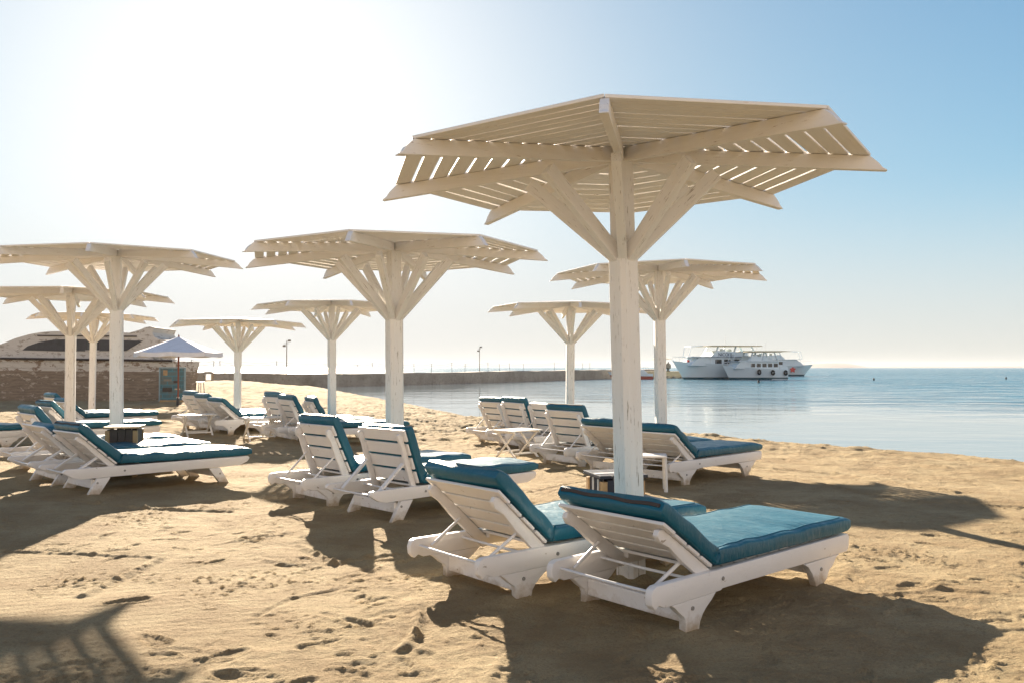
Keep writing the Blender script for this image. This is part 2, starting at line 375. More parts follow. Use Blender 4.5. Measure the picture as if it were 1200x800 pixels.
# ------------------------------------------------------------------ where the umbrellas and the loungers stand
UM = [  # px of post, distance, rotation, joint height over the camera, label
    (0.755, 5.28, 34.6, 0.69, 'large white slatted umbrella rising between the two front sun loungers'),
    (-1.20, 8.55, 38.9, 0.53, 'white slatted umbrella behind the pair of steeply raised loungers in the middle of the beach'),
    (-5.52, 11.6, 14.6, 0.835, 'white slatted umbrella with a dark wooden box at its foot, behind the big left lounger'),
    (-7.32, 13.74, 23.4, 0.56, 'white slatted umbrella cut by the left picture edge, second post from the left'),
    (-11.07, 21.85, 16.6, 0.69, 'small white slatted umbrella in front of the weathered boat'),
    (-6.51, 19.65, 4.8, 0.40, 'white slatted umbrella just right of the plain white parasol'),
    (-3.65, 16.84, 25.7, 0.59, 'white slatted umbrella in front of the breakwater lamp post, behind three loungers'),
    (1.10, 15.85, 2.2, 0.49, 'white slatted umbrella on the shore half hidden by the front post'),
    (2.16, 12.0, 3.0, 0.72, 'white slatted umbrella right of the front post, before the moored yachts'),
]
LG = [  # x, y, heading, back angle, kind, overhang, zip, label, group
    (0.43, 4.31, 48, 33, 1, 0.035, True, 'white lounger nearest the camera with teal mattress and brown zip on its head end', 'g1'),
    (-0.42, 4.90, 50, 42, 1, 0.055, False, 'white lounger left of the zipped front one, tall teal cushion over its head board', 'g1'),
    (-2.22, 8.12, 48, 66, 1, 0.05, True, 'white lounger with upright back, behind and left of the one with slanted plank legs', 'g2'),
    (-1.46, 7.33, 46, 71, 2, -0.01, False, 'white lounger with upright back and slanted plank legs, under the middle umbrella', 'g2'),
    (-4.72, 8.49, 43, 41, 2, 0.03, True, 'big white lounger with slanted legs and full teal mattress, nearest of the left cluster', 'g5'),
    (-5.42, 9.10, 43, 42, 2, -0.09, False, 'white lounger with bare slanting back board tucked behind the big left one', 'g5'),
    (-6.25, 10.2, 45, 55, 1, 0.05, False, 'white lounger behind the dark wooden box, far side of the left post', 'g5'),
    (-8.05, 13.9, 42, 47, 1, 0.05, True, 'white lounger with a teal head cushion standing next to the second post from the left', 'g5'),
    (-9.80, 12.85, 40, 30, 1, 0.03, False, 'white lounger of which only the foot end shows at the left picture edge', 'g5'),
    (-10.2, 17.9, 44, 48, 1, 0.05, False, 'far left lounger with rounded head cushion before the weathered boat', 'g5'),
    (-9.45, 17.0, 44, 40, 1, 0.0, False, 'far lounger stretched out between the second and third post from the left', 'g5'),
    (-7.30, 18.10, 47, 56, 1, 0.05, False, 'rearmost lounger of the three beside the dark metal stool', 'g4'),
    (-6.75, 17.50, 47, 48, 1, 0.05, False, 'middle lounger of the three between the plain parasol and the first folding table', 'g4'),
    (-6.20, 16.90, 47, 40, 1, 0.03, False, 'front lounger of the three, low back, between the two far folding tables', 'g4'),
    (-4.95, 15.9, 50, 68, 1, 0.06, False, 'rearmost of the three loungers right of the second far folding table', 'g4'),
    (-4.45, 15.2, 52, 62, 1, 0.05, False, 'middle of the three loungers right of the second far folding table', 'g4'),
    (-3.88, 14.6, 64, 62, 1, 0.04, False, 'front one of three far loungers, mattress running behind the upright pair', 'g4'),
    (-0.65, 15.0, 56, 62, 1, 0.05, False, 'leftmost lounger of the shore row, left of the white folding table', 'g3'),
    (-0.29, 14.2, 59, 68, 1, 0.06, False, 'upright lounger right behind the white folding table on the shore', 'g3'),
    (0.17, 13.58, 58, 70, 1, -0.02, False, 'lounger with bare head board right of the white folding table on the shore', 'g3'),
    (0.48, 11.45, 49, 64, 1, 0.05, True, 'upright shore lounger left of the front post, brown zip along its cushion', 'g3'),
    (1.06, 10.45, 48, 37, 1, 0.04, False, 'low shore lounger seen just left of the front post, behind the striped box', 'g3'),
    (1.52, 9.60, 46, 36, 1, 0.03, False, 'low shore lounger right of the front post, full teal mattress towards the water', 'g3'),
]

# ------------------------------------------------------------------ beach terrain
WATER = -0.30
SHX = np.array([-400, -60, -30, -17.3, -8.5, -4.8, -1.66, 5.6, 7.7, 8.97, 12, 18, 25, 60.])
SHY = np.array([420, 160, 105, 73, 48.8, 39, 29.3, 18.7, 16.6, 14.5, 10.5, 3, -8, -60.])
_perm = NPR.permutation(512)
_g = NPR.randn(512, 2); _g /= np.linalg.norm(_g, axis=1)[:, None]
def perlin(x, y):
    xi = np.floor(x).astype(int); yi = np.floor(y).astype(int); xf = x - xi; yf = y - yi
    def gr(a, b, dx, dy):
        h = _perm[(_perm[a & 511] + b) & 511]; return _g[h, 0] * dx + _g[h, 1] * dy
    u = xf * xf * xf * (xf * (xf * 6 - 15) + 10); v = yf * yf * yf * (yf * (yf * 6 - 15) + 10)
    a = gr(xi, yi, xf, yf) * (1 - u) + gr(xi + 1, yi, xf - 1, yf) * u
    b = gr(xi, yi + 1, xf, yf - 1) * (1 - u) + gr(xi + 1, yi + 1, xf - 1, yf - 1) * u
    return a * (1 - v) + b * v
def fbm(x, y, o=4, p=0.5):
    r = 0; a = 1.0
    for i in range(o): r = r + a * perlin(x * 2 ** i + 17.3 * i, y * 2 ** i - 9.1 * i); a *= p
    return r
def sstep(a, b, x):
    t = np.clip((x - a) / (b - a), 0, 1); return t * t * (3 - 2 * t)
def shore_dist(x, y):
    ys = np.interp(x, SHX, SHY); sl = np.gradient(SHY, SHX); k = np.interp(x, SHX, sl)
    return (ys - y) / np.sqrt(1 + k * k)
def ground_base(x, y):
    x = np.asarray(x, float); y = np.asarray(y, float)
    s = shore_dist(x, y) - 0.55 + 0.28 * perlin(x * 0.6, y * 0.6) + 0.13 * perlin(x * 2.1, y * 2.1)
    prof = np.interp(s, [-30, -3, 0, 0.15, 0.9, 3, 7, 100], [-1.6, -0.75, -0.31, -0.25, -0.15, -0.06, 0, 0])
    prof = prof + 0.07 * np.exp(-(((x + 5.8) / 2.5) ** 2 + ((y - 9.4) / 2.4) ** 2))
    prof = prof + 0.5 * np.exp(-(((x + 17) / 7) ** 2 + ((y - 52) / 12) ** 2)) * sstep(0, 8, s)
    return prof
def gz(x, y): return float(ground_base(np.array([x]), np.array([y]))[0])

def axis_samples(segs):
    out = [segs[0][0]]
    for a, b, d0, d1 in segs:
        x = a
        while x < b - 1e-6:
            t = (x - a) / (b - a); x = min(b, x + d0 + (d1 - d0) * t); out.append(x)
    return np.array(out)
ax_y = axis_samples([(-14, 2.6, 1.0, 0.2), (2.6, 3.4, 0.05, 0.014), (3.4, 6.6, 0.014, 0.018), (6.6, 12, 0.018, 0.05), (12, 22, 0.045, 0.07), (22, 60, 0.07, 0.5), (60, 420, 1.0, 30)])
xs_r = axis_samples([(0, 3.6, 0.017, 0.017), (3.6, 8, 0.018, 0.045), (8, 14, 0.045, 0.08), (14, 30, 0.09, 0.6), (30, 400, 1, 40)])
ax_x = np.concatenate([-xs_r[:0:-1], xs_r])
GX, GY = np.meshgrid(ax_x, ax_y)
GZ = ground_base(GX, GY)
sdist = shore_dist(GX, GY)
land = sstep(0.3, 1.2, sdist)
wx = GX + 0.12 * fbm(GX * 1.3, GY * 1.3, 3); wy = GY + 0.12 * fbm(GX * 1.3 + 50, GY * 1.3, 3)
GZ += land * 0.030 * fbm(GX * 0.35, GY * 0.35, 3)
rough_zone = np.clip(0.55 + 0.9 * fbm(GX * 0.5 + 31, GY * 0.5, 2), 0.15, 1.3)
smooth_l = np.exp(-(((GX + 2.5) / 1.6) ** 2 + ((GY - 4.9) / 0.9) ** 2))      # raked smooth patch
rough_zone *= 1 - 0.75 * smooth_l
GZ += land * rough_zone * (0.010 * fbm(wx * 2.2, wy * 2.8, 4, 0.55) + 0.007 * fbm(wx * 7, wy * 9, 3, 0.6) + 0.006 * np.abs(fbm(wx * 16, wy * 22, 2)))
GZ += land * sstep(8, 20, GY) * (0.085 * fbm(GX * 1.5, GY * 1.3, 4, 0.62))
GZ += land * smooth_l * 0.0011 * np.sin((GY * 0.95 - GX * 0.28 + 0.05 * fbm(GX * 1.2, GY * 1.2, 2)) * 2 * np.pi / 0.085)       # rake lines
near = (GY < 14) & (GY > 2.4)
clod = np.clip(fbm(GX * 24, GY * 24, 2) - 0.18, 0, 1) * np.clip(0.2 + fbm(GX * 1.4 + 7, GY * 1.4, 3), 0, 1)
GZ += np.where(near, land * 0.05 * clod, 0)
# wind and water ridges parallel to the shore on the right hand side
shore_rough = sstep(0.2, 0.9, sdist) * sstep(6.5, 2.0, sdist) * (GX > 2)
GZ += shore_rough * 0.045 * np.clip(fbm(sdist * 2.6 + 0.5 * fbm(GX * 0.6, GY * 0.6), (GX - GY) * 0.35, 3, 0.6), -0.2, 1)
GZ += 0.03 * np.exp(-((sdist - 0.45 - 0.2 * perlin(GX * 0.8, GY * 0.8)) / 0.10) ** 2) * np.clip(0.5 + fbm(GX * 1.3, GY * 1.3, 2), 0, 1)
def stamp(cx, cy, rad, fn):
    i0, i1 = np.searchsorted(ax_y, (cy - rad, cy + rad)); j0, j1 = np.searchsorted(ax_x, (cx - rad, cx + rad))
    if i1 - i0 < 2 or j1 - j0 < 2: return
    sl = (slice(i0, i1), slice(j0, j1)); GZ[sl] += fn(GX[sl] - cx, GY[sl] - cy)
def footprint(cx, cy, ang, depth=0.022, tread=False, sc=1.0):
    ca, sa = math.cos(ang), math.sin(ang)
    def fn(dx, dy):
        u = (dx * ca + dy * sa) / (0.135 * sc); v = (-dx * sa + dy * ca) / ((0.05 + 0.012 * np.clip(u, -1, 1)) * sc)
        r = np.sqrt(u * u + v * v); d = -depth * sstep(1.12, 0.82, r) * (1 + 0.35 * np.sign(u) * np.clip(np.abs(u), 0, 1)) + depth * 0.55 * np.exp(-((r - 1.22) / 0.16) ** 2)
        if tread: d = d + depth * 0.35 * sstep(1.0, 0.8, r) * (np.sin(u * 26) > 0.2)
        return d
    stamp(cx, cy, 0.32 * sc, fn)
def pix(px, py, z=0.0):
    f = 970.0; p = math.atan(30 / f); u = (px - 600) / f; v = (400 - py) / f
    dz = math.sin(p) + v * math.cos(p); k = (z - CAM_H) / dz
    return u * k, (math.cos(p) - v * math.sin(p)) * k
rng = random.Random(3)
for k in range(5200):
    y = 3.2 + 20 * rng.random() ** 1.5; x = rng.uniform(-0.75, 0.75) * y * 1.0
    if float(shore_dist(np.array([x]), np.array([y]))[0]) < 0.8: continue
    if ((x + 2.5) / 1.6) ** 2 + ((y - 4.9) / 0.9) ** 2 < 1.0: continue
    kind = rng.random()
    if kind < 0.22: footprint(x, y, rng.uniform(0, 6.28), rng.uniform(0.003, 0.008), False, rng.uniform(0.55, 0.95))
    else:
        rr = rng.uniform(0.012, 0.06); dp = rr * rng.uniform(0.05, 0.13) * (1 if rng.random() < 0.6 else -1); an = rng.uniform(0, 3.14); st_ = rng.uniform(1, 2.4)
        stamp(x, y, rr * 3.2, lambda dx, dy, rr=rr, dp=dp, an=an, st_=st_: dp * np.exp(-(((dx * math.cos(an) + dy * math.sin(an)) / (rr * st_)) ** 2 + ((-dx * math.sin(an) + dy * math.cos(an)) / rr) ** 2) ** 1.5))
# prints that read clearly in the sand
for px, py, a, t in ((147, 705, 0.5, True), (182, 750, -0.7, True), (312, 722, 0.3, False), (320, 745, 2.6, False), (400, 768, 0.2, False), (412, 694, 0.4, False),
                     (196, 620, 0.2, False), (230, 646, 0.4, False), (228, 660, 0.1, False), (284, 684, 0.1, False), (420, 690, 0, False), (455, 725, 0.2, False), (268, 790, 0.1, False), (480, 790, 0.1, False)):
    x, y = pix(px, py); footprint(x, y, a, 0.010 if t else 0.006, t, 0.95 if t else 0.38)
def ridge(pts, h, wd, rough=0.5):
    P = [np.array(pix(*p)) for p in pts]
    for a, b in zip(P[:-1], P[1:]):
        L = np.linalg.norm(b - a); d = (b - a) / L
        lo = np.minimum(a, b) - 0.25; hi = np.maximum(a, b) + 0.25
        i0, i1 = np.searchsorted(ax_y, (lo[1], hi[1])); j0, j1 = np.searchsorted(ax_x, (lo[0], hi[0])); sl = (slice(i0, i1), slice(j0, j1))
        dx = GX[sl] - a[0]; dy = GY[sl] - a[1]; t = np.clip((dx * d[0] + dy * d[1]) / L, 0, 1)
        q = np.hypot(dx - d[0] * t * L, dy - d[1] * t * L)
        n = np.clip(0.75 + rough * 1.2 * fbm(GX[sl] * 11, GY[sl] * 11, 2), 0.15, 1.3)
        GZ[sl] += h * n * np.exp(-(q / wd) ** 2) - 0.25 * h * np.exp(-((q - 2.0 * wd) / wd) ** 2)
ridge([(97, 697), (135, 678), (189, 655)], 0.019, 0.034)
ridge([(0, 646), (60, 648), (110, 650), (175, 653)], 0.014, 0.022)
ridge([(60, 592), (115, 595), (170, 599), (270, 600)], 0.022, 0.03)
ridge([(492, 720), (488, 745), (470, 762)], 0.022, 0.025)
ridge([(350, 640), (372, 650), (392, 660)], 0.018, 0.03)
ridge([(392, 660), (430, 652), (462, 648)], 0.016, 0.035)
ridge([(300, 655), (340, 662), (392, 660)], 0.010, 0.03)
for pts, h_, w_ in (([(300, 722), (345, 702), (405, 690)], -0.010, 0.02), ([(520, 642), (470, 656), (436, 668)], 0.012, 0.03), ([(930, 622), (1000, 640), (1110, 662)], 0.014, 0.03), ([(1010, 702), (1100, 690), (1199, 700)], 0.012, 0.03),
                    ([(560, 560), (620, 575), (690, 560)], 0.014, 0.03), ([(250, 640), (330, 628), (420, 640)], 0.010, 0.022), ([(380, 720), (430, 735), (480, 720)], -0.008, 0.02), ([(880, 545), (980, 552), (1120, 575)], 0.02, 0.05), ([(940, 560), (1060, 585), (1190, 592)], 0.018, 0.045)):
    ridge(pts, h_, w_)
# sand pushed up round the feet of posts and loungers
def mound(x, y, h, wd): stamp(x, y, wd * 3, lambda dx, dy: h * (1 + 0.8 * perlin((dx + x) * 9, (dy + y) * 9)) * np.exp(-((dx * dx + dy * dy) / wd ** 2)))
for u_ in UM: mound(u_[0], u_[1], 0.045, 0.17)
for l_ in LG:
    th = R(l_[2])
    for lx in (-0.345, 0.345):
        for ly in (0.31, 1.66):
            mound(l_[0] + lx * math.cos(th) + ly * math.sin(th), l_[1] - lx * math.sin(th) + ly * math.cos(th), 0.020, 0.10)
nz, nx = GX.shape
verts = np.stack([GX, GY, GZ], -1).reshape(-1, 3)
idx = np.arange(nz * nx).reshape(nz, nx)
quads = np.stack([idx[:-1, :-1], idx[:-1, 1:], idx[1:, 1:], idx[1:, :-1]], -1).reshape(-1, 4)
def np_mesh(name, verts, quads, mat, smooth=True):
    me = bpy.data.meshes.new(name)
    me.vertices.add(len(verts)); me.vertices.foreach_set('co', verts.astype(np.float32).ravel())
    me.loops.add(quads.size); me.loops.foreach_set('vertex_index', quads.astype(np.int32).ravel())
    me.polygons.add(len(quads)); me.polygons.foreach_set('loop_start', np.arange(0, quads.size, 4, dtype=np.int32))
    me.polygons.foreach_set('loop_total', np.full(len(quads), 4, np.int32))
    me.polygons.foreach_set('use_smooth', np.full(len(quads), smooth, bool))
    me.update(calc_edges=True); me.validate()
    me.materials.append(mat)
    o = bpy.data.objects.new(name, me); COL.objects.link(o); return o
tag(np_mesh('sand_beach', verts, quads, M['sand']), kind='structure')

# sea: one sheet out to the horizon, with a vertex attribute for the sheltered water beside the beach
sy = axis_samples([(-40, 60, 2, 2), (60, 200, 2, 12), (200, 9000, 15, 900)]); sx = axis_samples([(0, 60, 1.5, 3), (60, 200, 4, 20), (200, 7000, 25, 900)]); sx = np.concatenate([-sx[:0:-1], sx])
SX, SY = np.meshgrid(sx, sy); ix = np.arange(SX.size).reshape(SX.shape)
sea = np_mesh('sea', np.stack([SX, SY, np.full_like(SX, WATER)], -1).reshape(-1, 3), np.stack([ix[:-1, :-1], ix[:-1, 1:], ix[1:, 1:], ix[1:, :-1]], -1).reshape(-1, 4), M['sea'])
calm = sstep(-30, -9, shore_dist(SX, SY))
# the corner behind the breakwater stays calm as well
calm = np.maximum(calm, sstep(40, -8, SX) * sstep(140, 95, SY))
at = sea.data.attributes.new('calm', 'FLOAT', 'POINT'); at.data.foreach_set('value', calm.astype(np.float32).ravel())
tag(sea, kind='structure')

# ------------------------------------------------------------------ umbrellas
JOINT = 2.05
def umbrella_proto(hub, slope, gap):
    root = empty('slatted_umbrella')
    # chamfered post with a slimmer core above the joint
    h, c = 0.0775, 0.026
    prof = [(-h + c, -h), (h - c, -h), (h, -h + c), (h, h - c), (h - c, h), (-h + c, h), (-h, h - c), (-h, -h + c)]
    p = MB().prism(prof, -0.6, JOINT, 'z')
    zh = JOINT + hub
    p.box((0, 0, JOINT + 0.35), (0.112, 0.112, 0.70))
    p.build('post', M['umbrella_z'], root, bevel=0.004)
    for k in range(8):
        a = k * math.pi / 4; rot = Matrix.Rotation(a, 3, 'Z')
        rf = empty  # rafters: ogee ended plank on edge, profile in (r, z), outwards along local -y after rotation
        r0, r1 = 0.03, 1.6
        def Z(r): return zh - slope * r
        d = 0.088
        prof = [(r0, Z(r0) - d), (r0, Z(r0)), (r1 - 0.10, Z(r1 - 0.10)), (r1 - 0.075, Z(r1) - 0.012), (r1 - 0.05, Z(r1) - 0.035), (r1 - 0.028, Z(r1) - 0.065), (r1 - 0.005, Z(r1) - 0.08), (r1, Z(r1) - d), (r1 - 0.10, Z(r1 - 0.1) - d)]
        b = MB()
        tw = 0.0225 * 1.0
        b.prism([(-q[0], q[1]) for q in prof], -tw, tw, 'x')
        b.build('rafter', M['umbrella_y'], root, bevel=0.004).rotation_euler = (0, 0, a)
        # brace from the joint up to the rafter
        pa = rot @ Vector((0, -0.06, JOINT + 0.02)); pb = rot @ Vector((0, -0.595, Z(0.595) - d - 0.052))
        dr = (pb - pa).normalized(); tang = rot @ Vector((1, 0, 0)); up = dr.cross(tang)
        Lb = (pb - pa).length + 0.03
        br_ = MB().box((0, 0, Lb / 2), (0.056, 0.085, Lb)).build('brace', M['umbrella_z'], root, bevel=0.004)
        mm = Matrix((tang, up, dr)).transposed().to_4x4(); mm.translation = pa - dr * 0.03; br_.matrix_local = mm
        # slatted panel of the sector between this rafter and the next
        s = MB(); am = a + math.pi / 8; rm = Matrix.Identity(3); t8 = math.tan(math.pi / 8); c8 = math.cos(math.pi / 8)
        rg = random.Random(k)
        pitch = 0.1135
        for i in range(12):
            a0 = 0.045 + i * pitch; a1 = a0 + pitch - gap + rg.uniform(-0.004, 0.003)
            zt = 0.002 + rg.uniform(0, 0.0035); th = 0.018
            q = []
            e0, e1 = rg.uniform(0.0008, 0.003), rg.uniform(0.0008, 0.003)
            sk = rg.uniform(-0.004, 0.004)
            for zz in (zt, zt + th):
                for aa, sg, ee in ((a0, -1, e0), (a0, 1, e1), (a1, 1, e1), (a1, -1, e0)):
                    q.append(rm @ Vector((sg * max(0.004, aa * t8 - ee), -aa - sg * sk, Z(aa / c8) + zz)))
            s.add(q, [(3, 2, 1, 0), (4, 5, 6, 7), (0, 1, 5, 4), (1, 2, 6, 5), (2, 3, 7, 6), (3, 0, 4, 7)])
        s.build('slat_panel', M['umbrella_x'], root, bevel=0.0025, seg=1).rotation_euler = (0, 0, am)
    return root
front_umbrella = umbrella_proto(0.71, 0.10, 0.0135); proto = umbrella_proto(0.79, 0.088, 0.024)
for i, (x, y, th, jz, lab) in enumerate(UM):
    u = front_umbrella if i == 0 else proto if i == 1 else copy_tree(proto)
    sc = 1.06 if i == 2 else 1.0
    lean = (0.0, -1.2) if i == 0 else (random.uniform(-0.8, 0.8), random.uniform(-0.8, 0.8))
    u.matrix_world = Matrix.Translation((x, y, CAM_H + jz - (0.0 if i == 0 else 0.035) - JOINT * sc)) @ Matrix.Rotation(R(lean[0]), 4, 'X') @ Matrix.Rotation(R(lean[1]), 4, 'Y') @ Matrix.Rotation(R(th), 4, 'Z') @ Matrix.Scale(sc, 4)
    tag(u, lab, 'umbrella', 'slatted wooden beach umbrellas')

# ------------------------------------------------------------------ sun loungers
LW, LL, ZR, YH, SB = 0.365, 2.03, 0.29, 0.53, 0.53
def mattress(ang, over):
    a = R(ang); t = 0.095; hw = 0.366
    # centre line of the underside, from the head end down to the hinge and along the seat
    nrm = Vector((0, math.sin(a), math.cos(a)))
    H = Vector((0, YH, ZR + 0.012))
    dirb = Vector((0, -math.cos(a), math.sin(a)))
    path = []
    Lb = SB + over
    turn = R(ang)
    rad = 0.10
    tl = rad * math.tan(turn / 2)
    n1, n2, n3 = 16, 10, 34
    p0 = H + dirb * Lb + nrm * 0.02
    Hs = H + Vector((0, 0.004, -0.004)) + nrm * 0.004
    for i in range(n1): path.append((p0.lerp(Hs + dirb * tl + nrm * 0.012, i / n1), nrm))
    for i in range(n2 + 1):
        f = i / n2; th = a * (1 - f); nn = Vector((0, math.sin(th), math.cos(th)))
        A = Hs + dirb * tl + nrm * 0.012; B = Hs + Vector((0, tl, 0)); q = A.lerp(B, f) 
        q2 = A * (1 - f) ** 2 + (Hs + nrm * 0.004) * 2 * f * (1 - f) + B * f * f
        path.append((q2, nn))
    E = Vector((0, LL + 0.03, ZR - 0.006))
    for i in range(1, n3 + 1): path.append(((Hs + Vector((0, tl, 0))).lerp(E, i / n3), Vector((0, 0, 1))))
    ncs = 30; b = MB(); m = len(path)
    fold = n1 + n2 // 2
    for i, (p, nn) in enumerate(path):
        endd = min(i, m - 1 - i); sh = [0.62, 0.90, 0.99][endd] if endd < 3 else 1.0
        if endd == 0: pass
        fd = math.exp(-((i - fold) / 3.2) ** 2)
        for k in range(ncs):
            th = 2 * math.pi * k / ncs + math.pi / ncs
            cx, cz = math.cos(th), math.sin(th); ex = 0.22
            x = math.copysign(abs(cx) ** ex, cx) * hw; z = math.copysign(abs(cz) ** ex, cz)
            top = max(0, z)
            yy = p.y + 0.0
            bul = 0.010 * math.cos(x / hw * 1.5) * top
            nv = mnoise.noise(Vector((x * 5 + ang, i * 0.23, over * 40)))
            wr = 0.022 * fd * math.sin(x * 34 + 6 * nv) * top + 0.012 * nv * (0.4 + top) + 0.011 * math.exp(-((i - fold) / 9) ** 2) * math.sin(x * 21 + i * 0.9 + 4 * nv) * top
            side = abs(x / hw) ** 6
            x2 = x * (1 + 0.012 * mnoise.noise(Vector((i * 0.35, ang, z)))) + math.copysign(0.018 * fd * math.sin(i * 2.1), x) * side
            hgt = t / 2 * sh * (1 - 0.10 * fd) 
            q = p + nn * (t / 2 + z * hgt + bul + wr)
            b.v.append((x2 * (0.985 if endd == 0 else 1.0), q.y, q.z))
    for i in range(m - 1):
        for k in range(ncs):
            k2 = (k + 1) % ncs; b.f.append((i * ncs + k, i * ncs + k2, (i + 1) * ncs + k2, (i + 1) * ncs + k))
    for i, sgn in ((0, -1), (m - 1, 1)):
        c = path[i][0] + path[i][1] * t / 2; ci = len(b.v); b.v.append((0, c.y + 0.004 * sgn, c.z))
        for k in range(ncs): b.f.append((i * ncs + k, i * ncs + (k + 1) % ncs, ci))
    # piping along the two top seams
    pip = MB()
    kk = [k for k in range(ncs)]
    def seam(sgn):
        best = max(range(ncs), key=lambda k: (math.cos(2 * math.pi * k / ncs + math.pi / ncs) * sgn) * 0.8 + math.sin(2 * math.pi * k / ncs + math.pi / ncs))
        return [Vector(b.v[i * ncs + best]) for i in range(2, m - 2)]
    for sgn in (-1, 1): pip.tube(seam(sgn), 0.0045, 6)
    # zip tape on the head end face
    zp = MB(); d0 = dirb; c0 = p0 + nrm * t * 0.56 + dirb * 0.001
    pts = []
    for i in range(13):
        x = -hw * 0.93 + 2 * hw * 0.93 * i / 12
        pts.append((x, c0 + nrm * (0.004 * math.sin(i * 1.3))))
    for (x0, q0), (x1, q1) in zip(pts[:-1], pts[1:]):
        zp.add([(x0, *(q0 - nrm * 0.009 + dirb * 0.007).yz), (x1, *(q1 - nrm * 0.009 + dirb * 0.007).yz), (x1, *(q1 + nrm * 0.009 + dirb * 0.007).yz), (x0, *(q0 + nrm * 0.009 + dirb * 0.007).yz),
                (x0, *(q0 - nrm * 0.009 - dirb * 0.01).yz), (x1, *(q1 - nrm * 0.009 - dirb * 0.01).yz), (x1, *(q1 + nrm * 0.009 - dirb * 0.01).yz), (x0, *(q0 + nrm * 0.009 - dirb * 0.01).yz)],
               [(0, 1, 2, 3), (7, 6, 5, 4), (0, 4, 5, 1), (3, 2, 6, 7), (0, 3, 7, 4), (1, 5, 6, 2)])
    return b, zp, pip
def lounger_proto(kind, ang, over, zipped):
    root = empty('sun_lounger'); mt = M['lounger']; t = 0.045
    for sx in (-1, 1):
        x0, x1 = sorted((sx * LW, sx * (LW - t)))
        if kind == 1:
            rail = [(0.0, ZR - 0.045), (0.012, ZR - 0.012), (0.04, ZR), (LL - 0.02, ZR - 0.010), (LL, ZR - 0.03), (LL - 0.006, ZR - 0.09), (LL - 0.03, ZR - 0.122), (0.60, ZR - 0.108), (0.585, ZR - 0.116), (0.28, ZR - 0.116), (0.10, ZR - 0.116), (0.06, ZR - 0.098), (0.03, ZR - 0.116), (0.006, ZR - 0.09)]
            zb = ZR - 0.1165
            hl = [(0.275, zb), (0.275, -0.06), (0.385, -0.06), (0.392, 0.02), (0.40, 0.05), (0.425, 0.085), (0.46, 0.115), (0.50, 0.14), (0.53, 0.165), (0.545, zb)]
            if kind == 1: hl = [(0.16, zb), (0.19, zb - 0.02), (0.225, zb - 0.05), (0.262, zb - 0.075), (0.275, zb - 0.10)] + hl[1:]
            fl = [(1.46, zb - 0.006), (1.51, zb - 0.03), (1.56, 0.09), (1.61, 0.0), (1.615, -0.06), (1.70, -0.06), (1.705, 0.02), (1.735, 0.04), (1.765, 0.085), (1.82, 0.115), (1.85, 0.15), (1.90, zb - 0.006)]
            xa, xb = x0 + 0.001, x1 - 0.001
        else:
            rail = [(0.0, ZR - 0.035), (0.01, ZR - 0.01), (0.03, ZR), (LL - 0.02, ZR - 0.005), (LL, ZR - 0.03), (LL - 0.03, ZR - 0.07), (LL - 0.13, ZR - 0.105), (0.17, ZR - 0.11), (0.10, ZR - 0.095)]
            hl = [(0.20, -0.05), (0.315, -0.05), (0.47, ZR - 0.112), (0.47, ZR - 0.10), (0.34, ZR - 0.10), (0.34, ZR - 0.112)]
            fl = [(1.70, -0.05), (1.80, -0.05), (1.66, ZR - 0.112), (1.53, ZR - 0.112)]
            hl = [(0.20, -0.05), (0.315, -0.05), (0.46, ZR - 0.112), (0.33, ZR - 0.112)]
            xa, xb = x0, x1
        MB().prism(rail, x0, x1, 'x').build('side_rail', mt, root, bevel=0.007, smooth=40)
        MB().prism(hl, xa, xb, 'x').build('leg', mt, root, bevel=0.005, smooth=40)
        MB().prism(fl, xa, xb, 'x').build('leg', mt, root, bevel=0.005, smooth=40)
    for sx in (-1, 1):
        for (yy, zz) in ((0.60, ZR - 0.055), (1.66, 0.11), (0.33, 0.13)):
            xs = sx * (LW + (0.0 if kind == 1 else 0.0))
            MB().tube([(xs - sx * 0.004, yy, zz), (xs + sx * 0.005, yy, zz)], 0.011, 8).build('bolt', M['bolt'], root, smooth=50)
    inner = LW - t - 0.001
    yl = 0.30 if kind == 1 else 0.30
    MB().box((0, yl, 0.105 if kind == 1 else 0.12), (2 * inner, 0.03, 0.09)).build('stretcher', mt, root, bevel=0.005)
    MB().box((0, 1.62, 0.12), (2 * inner, 0.03, 0.08)).build('stretcher', mt, root, bevel=0.005)
    for (y, z, r) in ((0.07, ZR - 0.045, 0.0085), (0.40, ZR - 0.035, 0.0085)):
        MB().tube([(-inner - 0.02, y, z), (0, y, z - 0.004), (inner + 0.02, y, z)], r, 8).build('crossbar', M['whitemetal'], root, smooth=50)
    dk = MB(); y = YH + 0.02; 
    while y < LL - 0.08:
        dk.box((0, y + 0.05, ZR - 0.012), (2 * inner, 0.095, 0.018)); y += 0.118
    dk.box((-inner + 0.03, (YH + LL) / 2, ZR - 0.04), (0.04, LL - YH - 0.1, 0.035)); dk.box((inner - 0.03, (YH + LL) / 2, ZR - 0.04), (0.04, LL - YH - 0.1, 0.035))
    dk.build('seat_deck', mt, root, bevel=0.003)
    # backrest: four boards on two battens
    a = R(ang); H = Vector((0, YH, ZR + 0.004)); dv = Vector((0, -math.cos(a), math.sin(a))); nv = Vector((0, math.sin(a), math.cos(a)))
    br = MB(); nb = 4; pit = SB / nb
    rot = Matrix(((1, 0, 0), (0, dv.y, nv.y), (0, dv.z, nv.z)))
    for i in range(nb):
        c = H + dv * (pit * (i + 0.5) + 0.006) + nv * 0.009
        hw = 0.352 if i < nb - 1 else 0.365
        br.box(c, (2 * hw, pit - (0.024 if ang > 50 else 0.018), 0.019), rot)
    bo = br.build('backrest', mt, root, bevel=0.006)
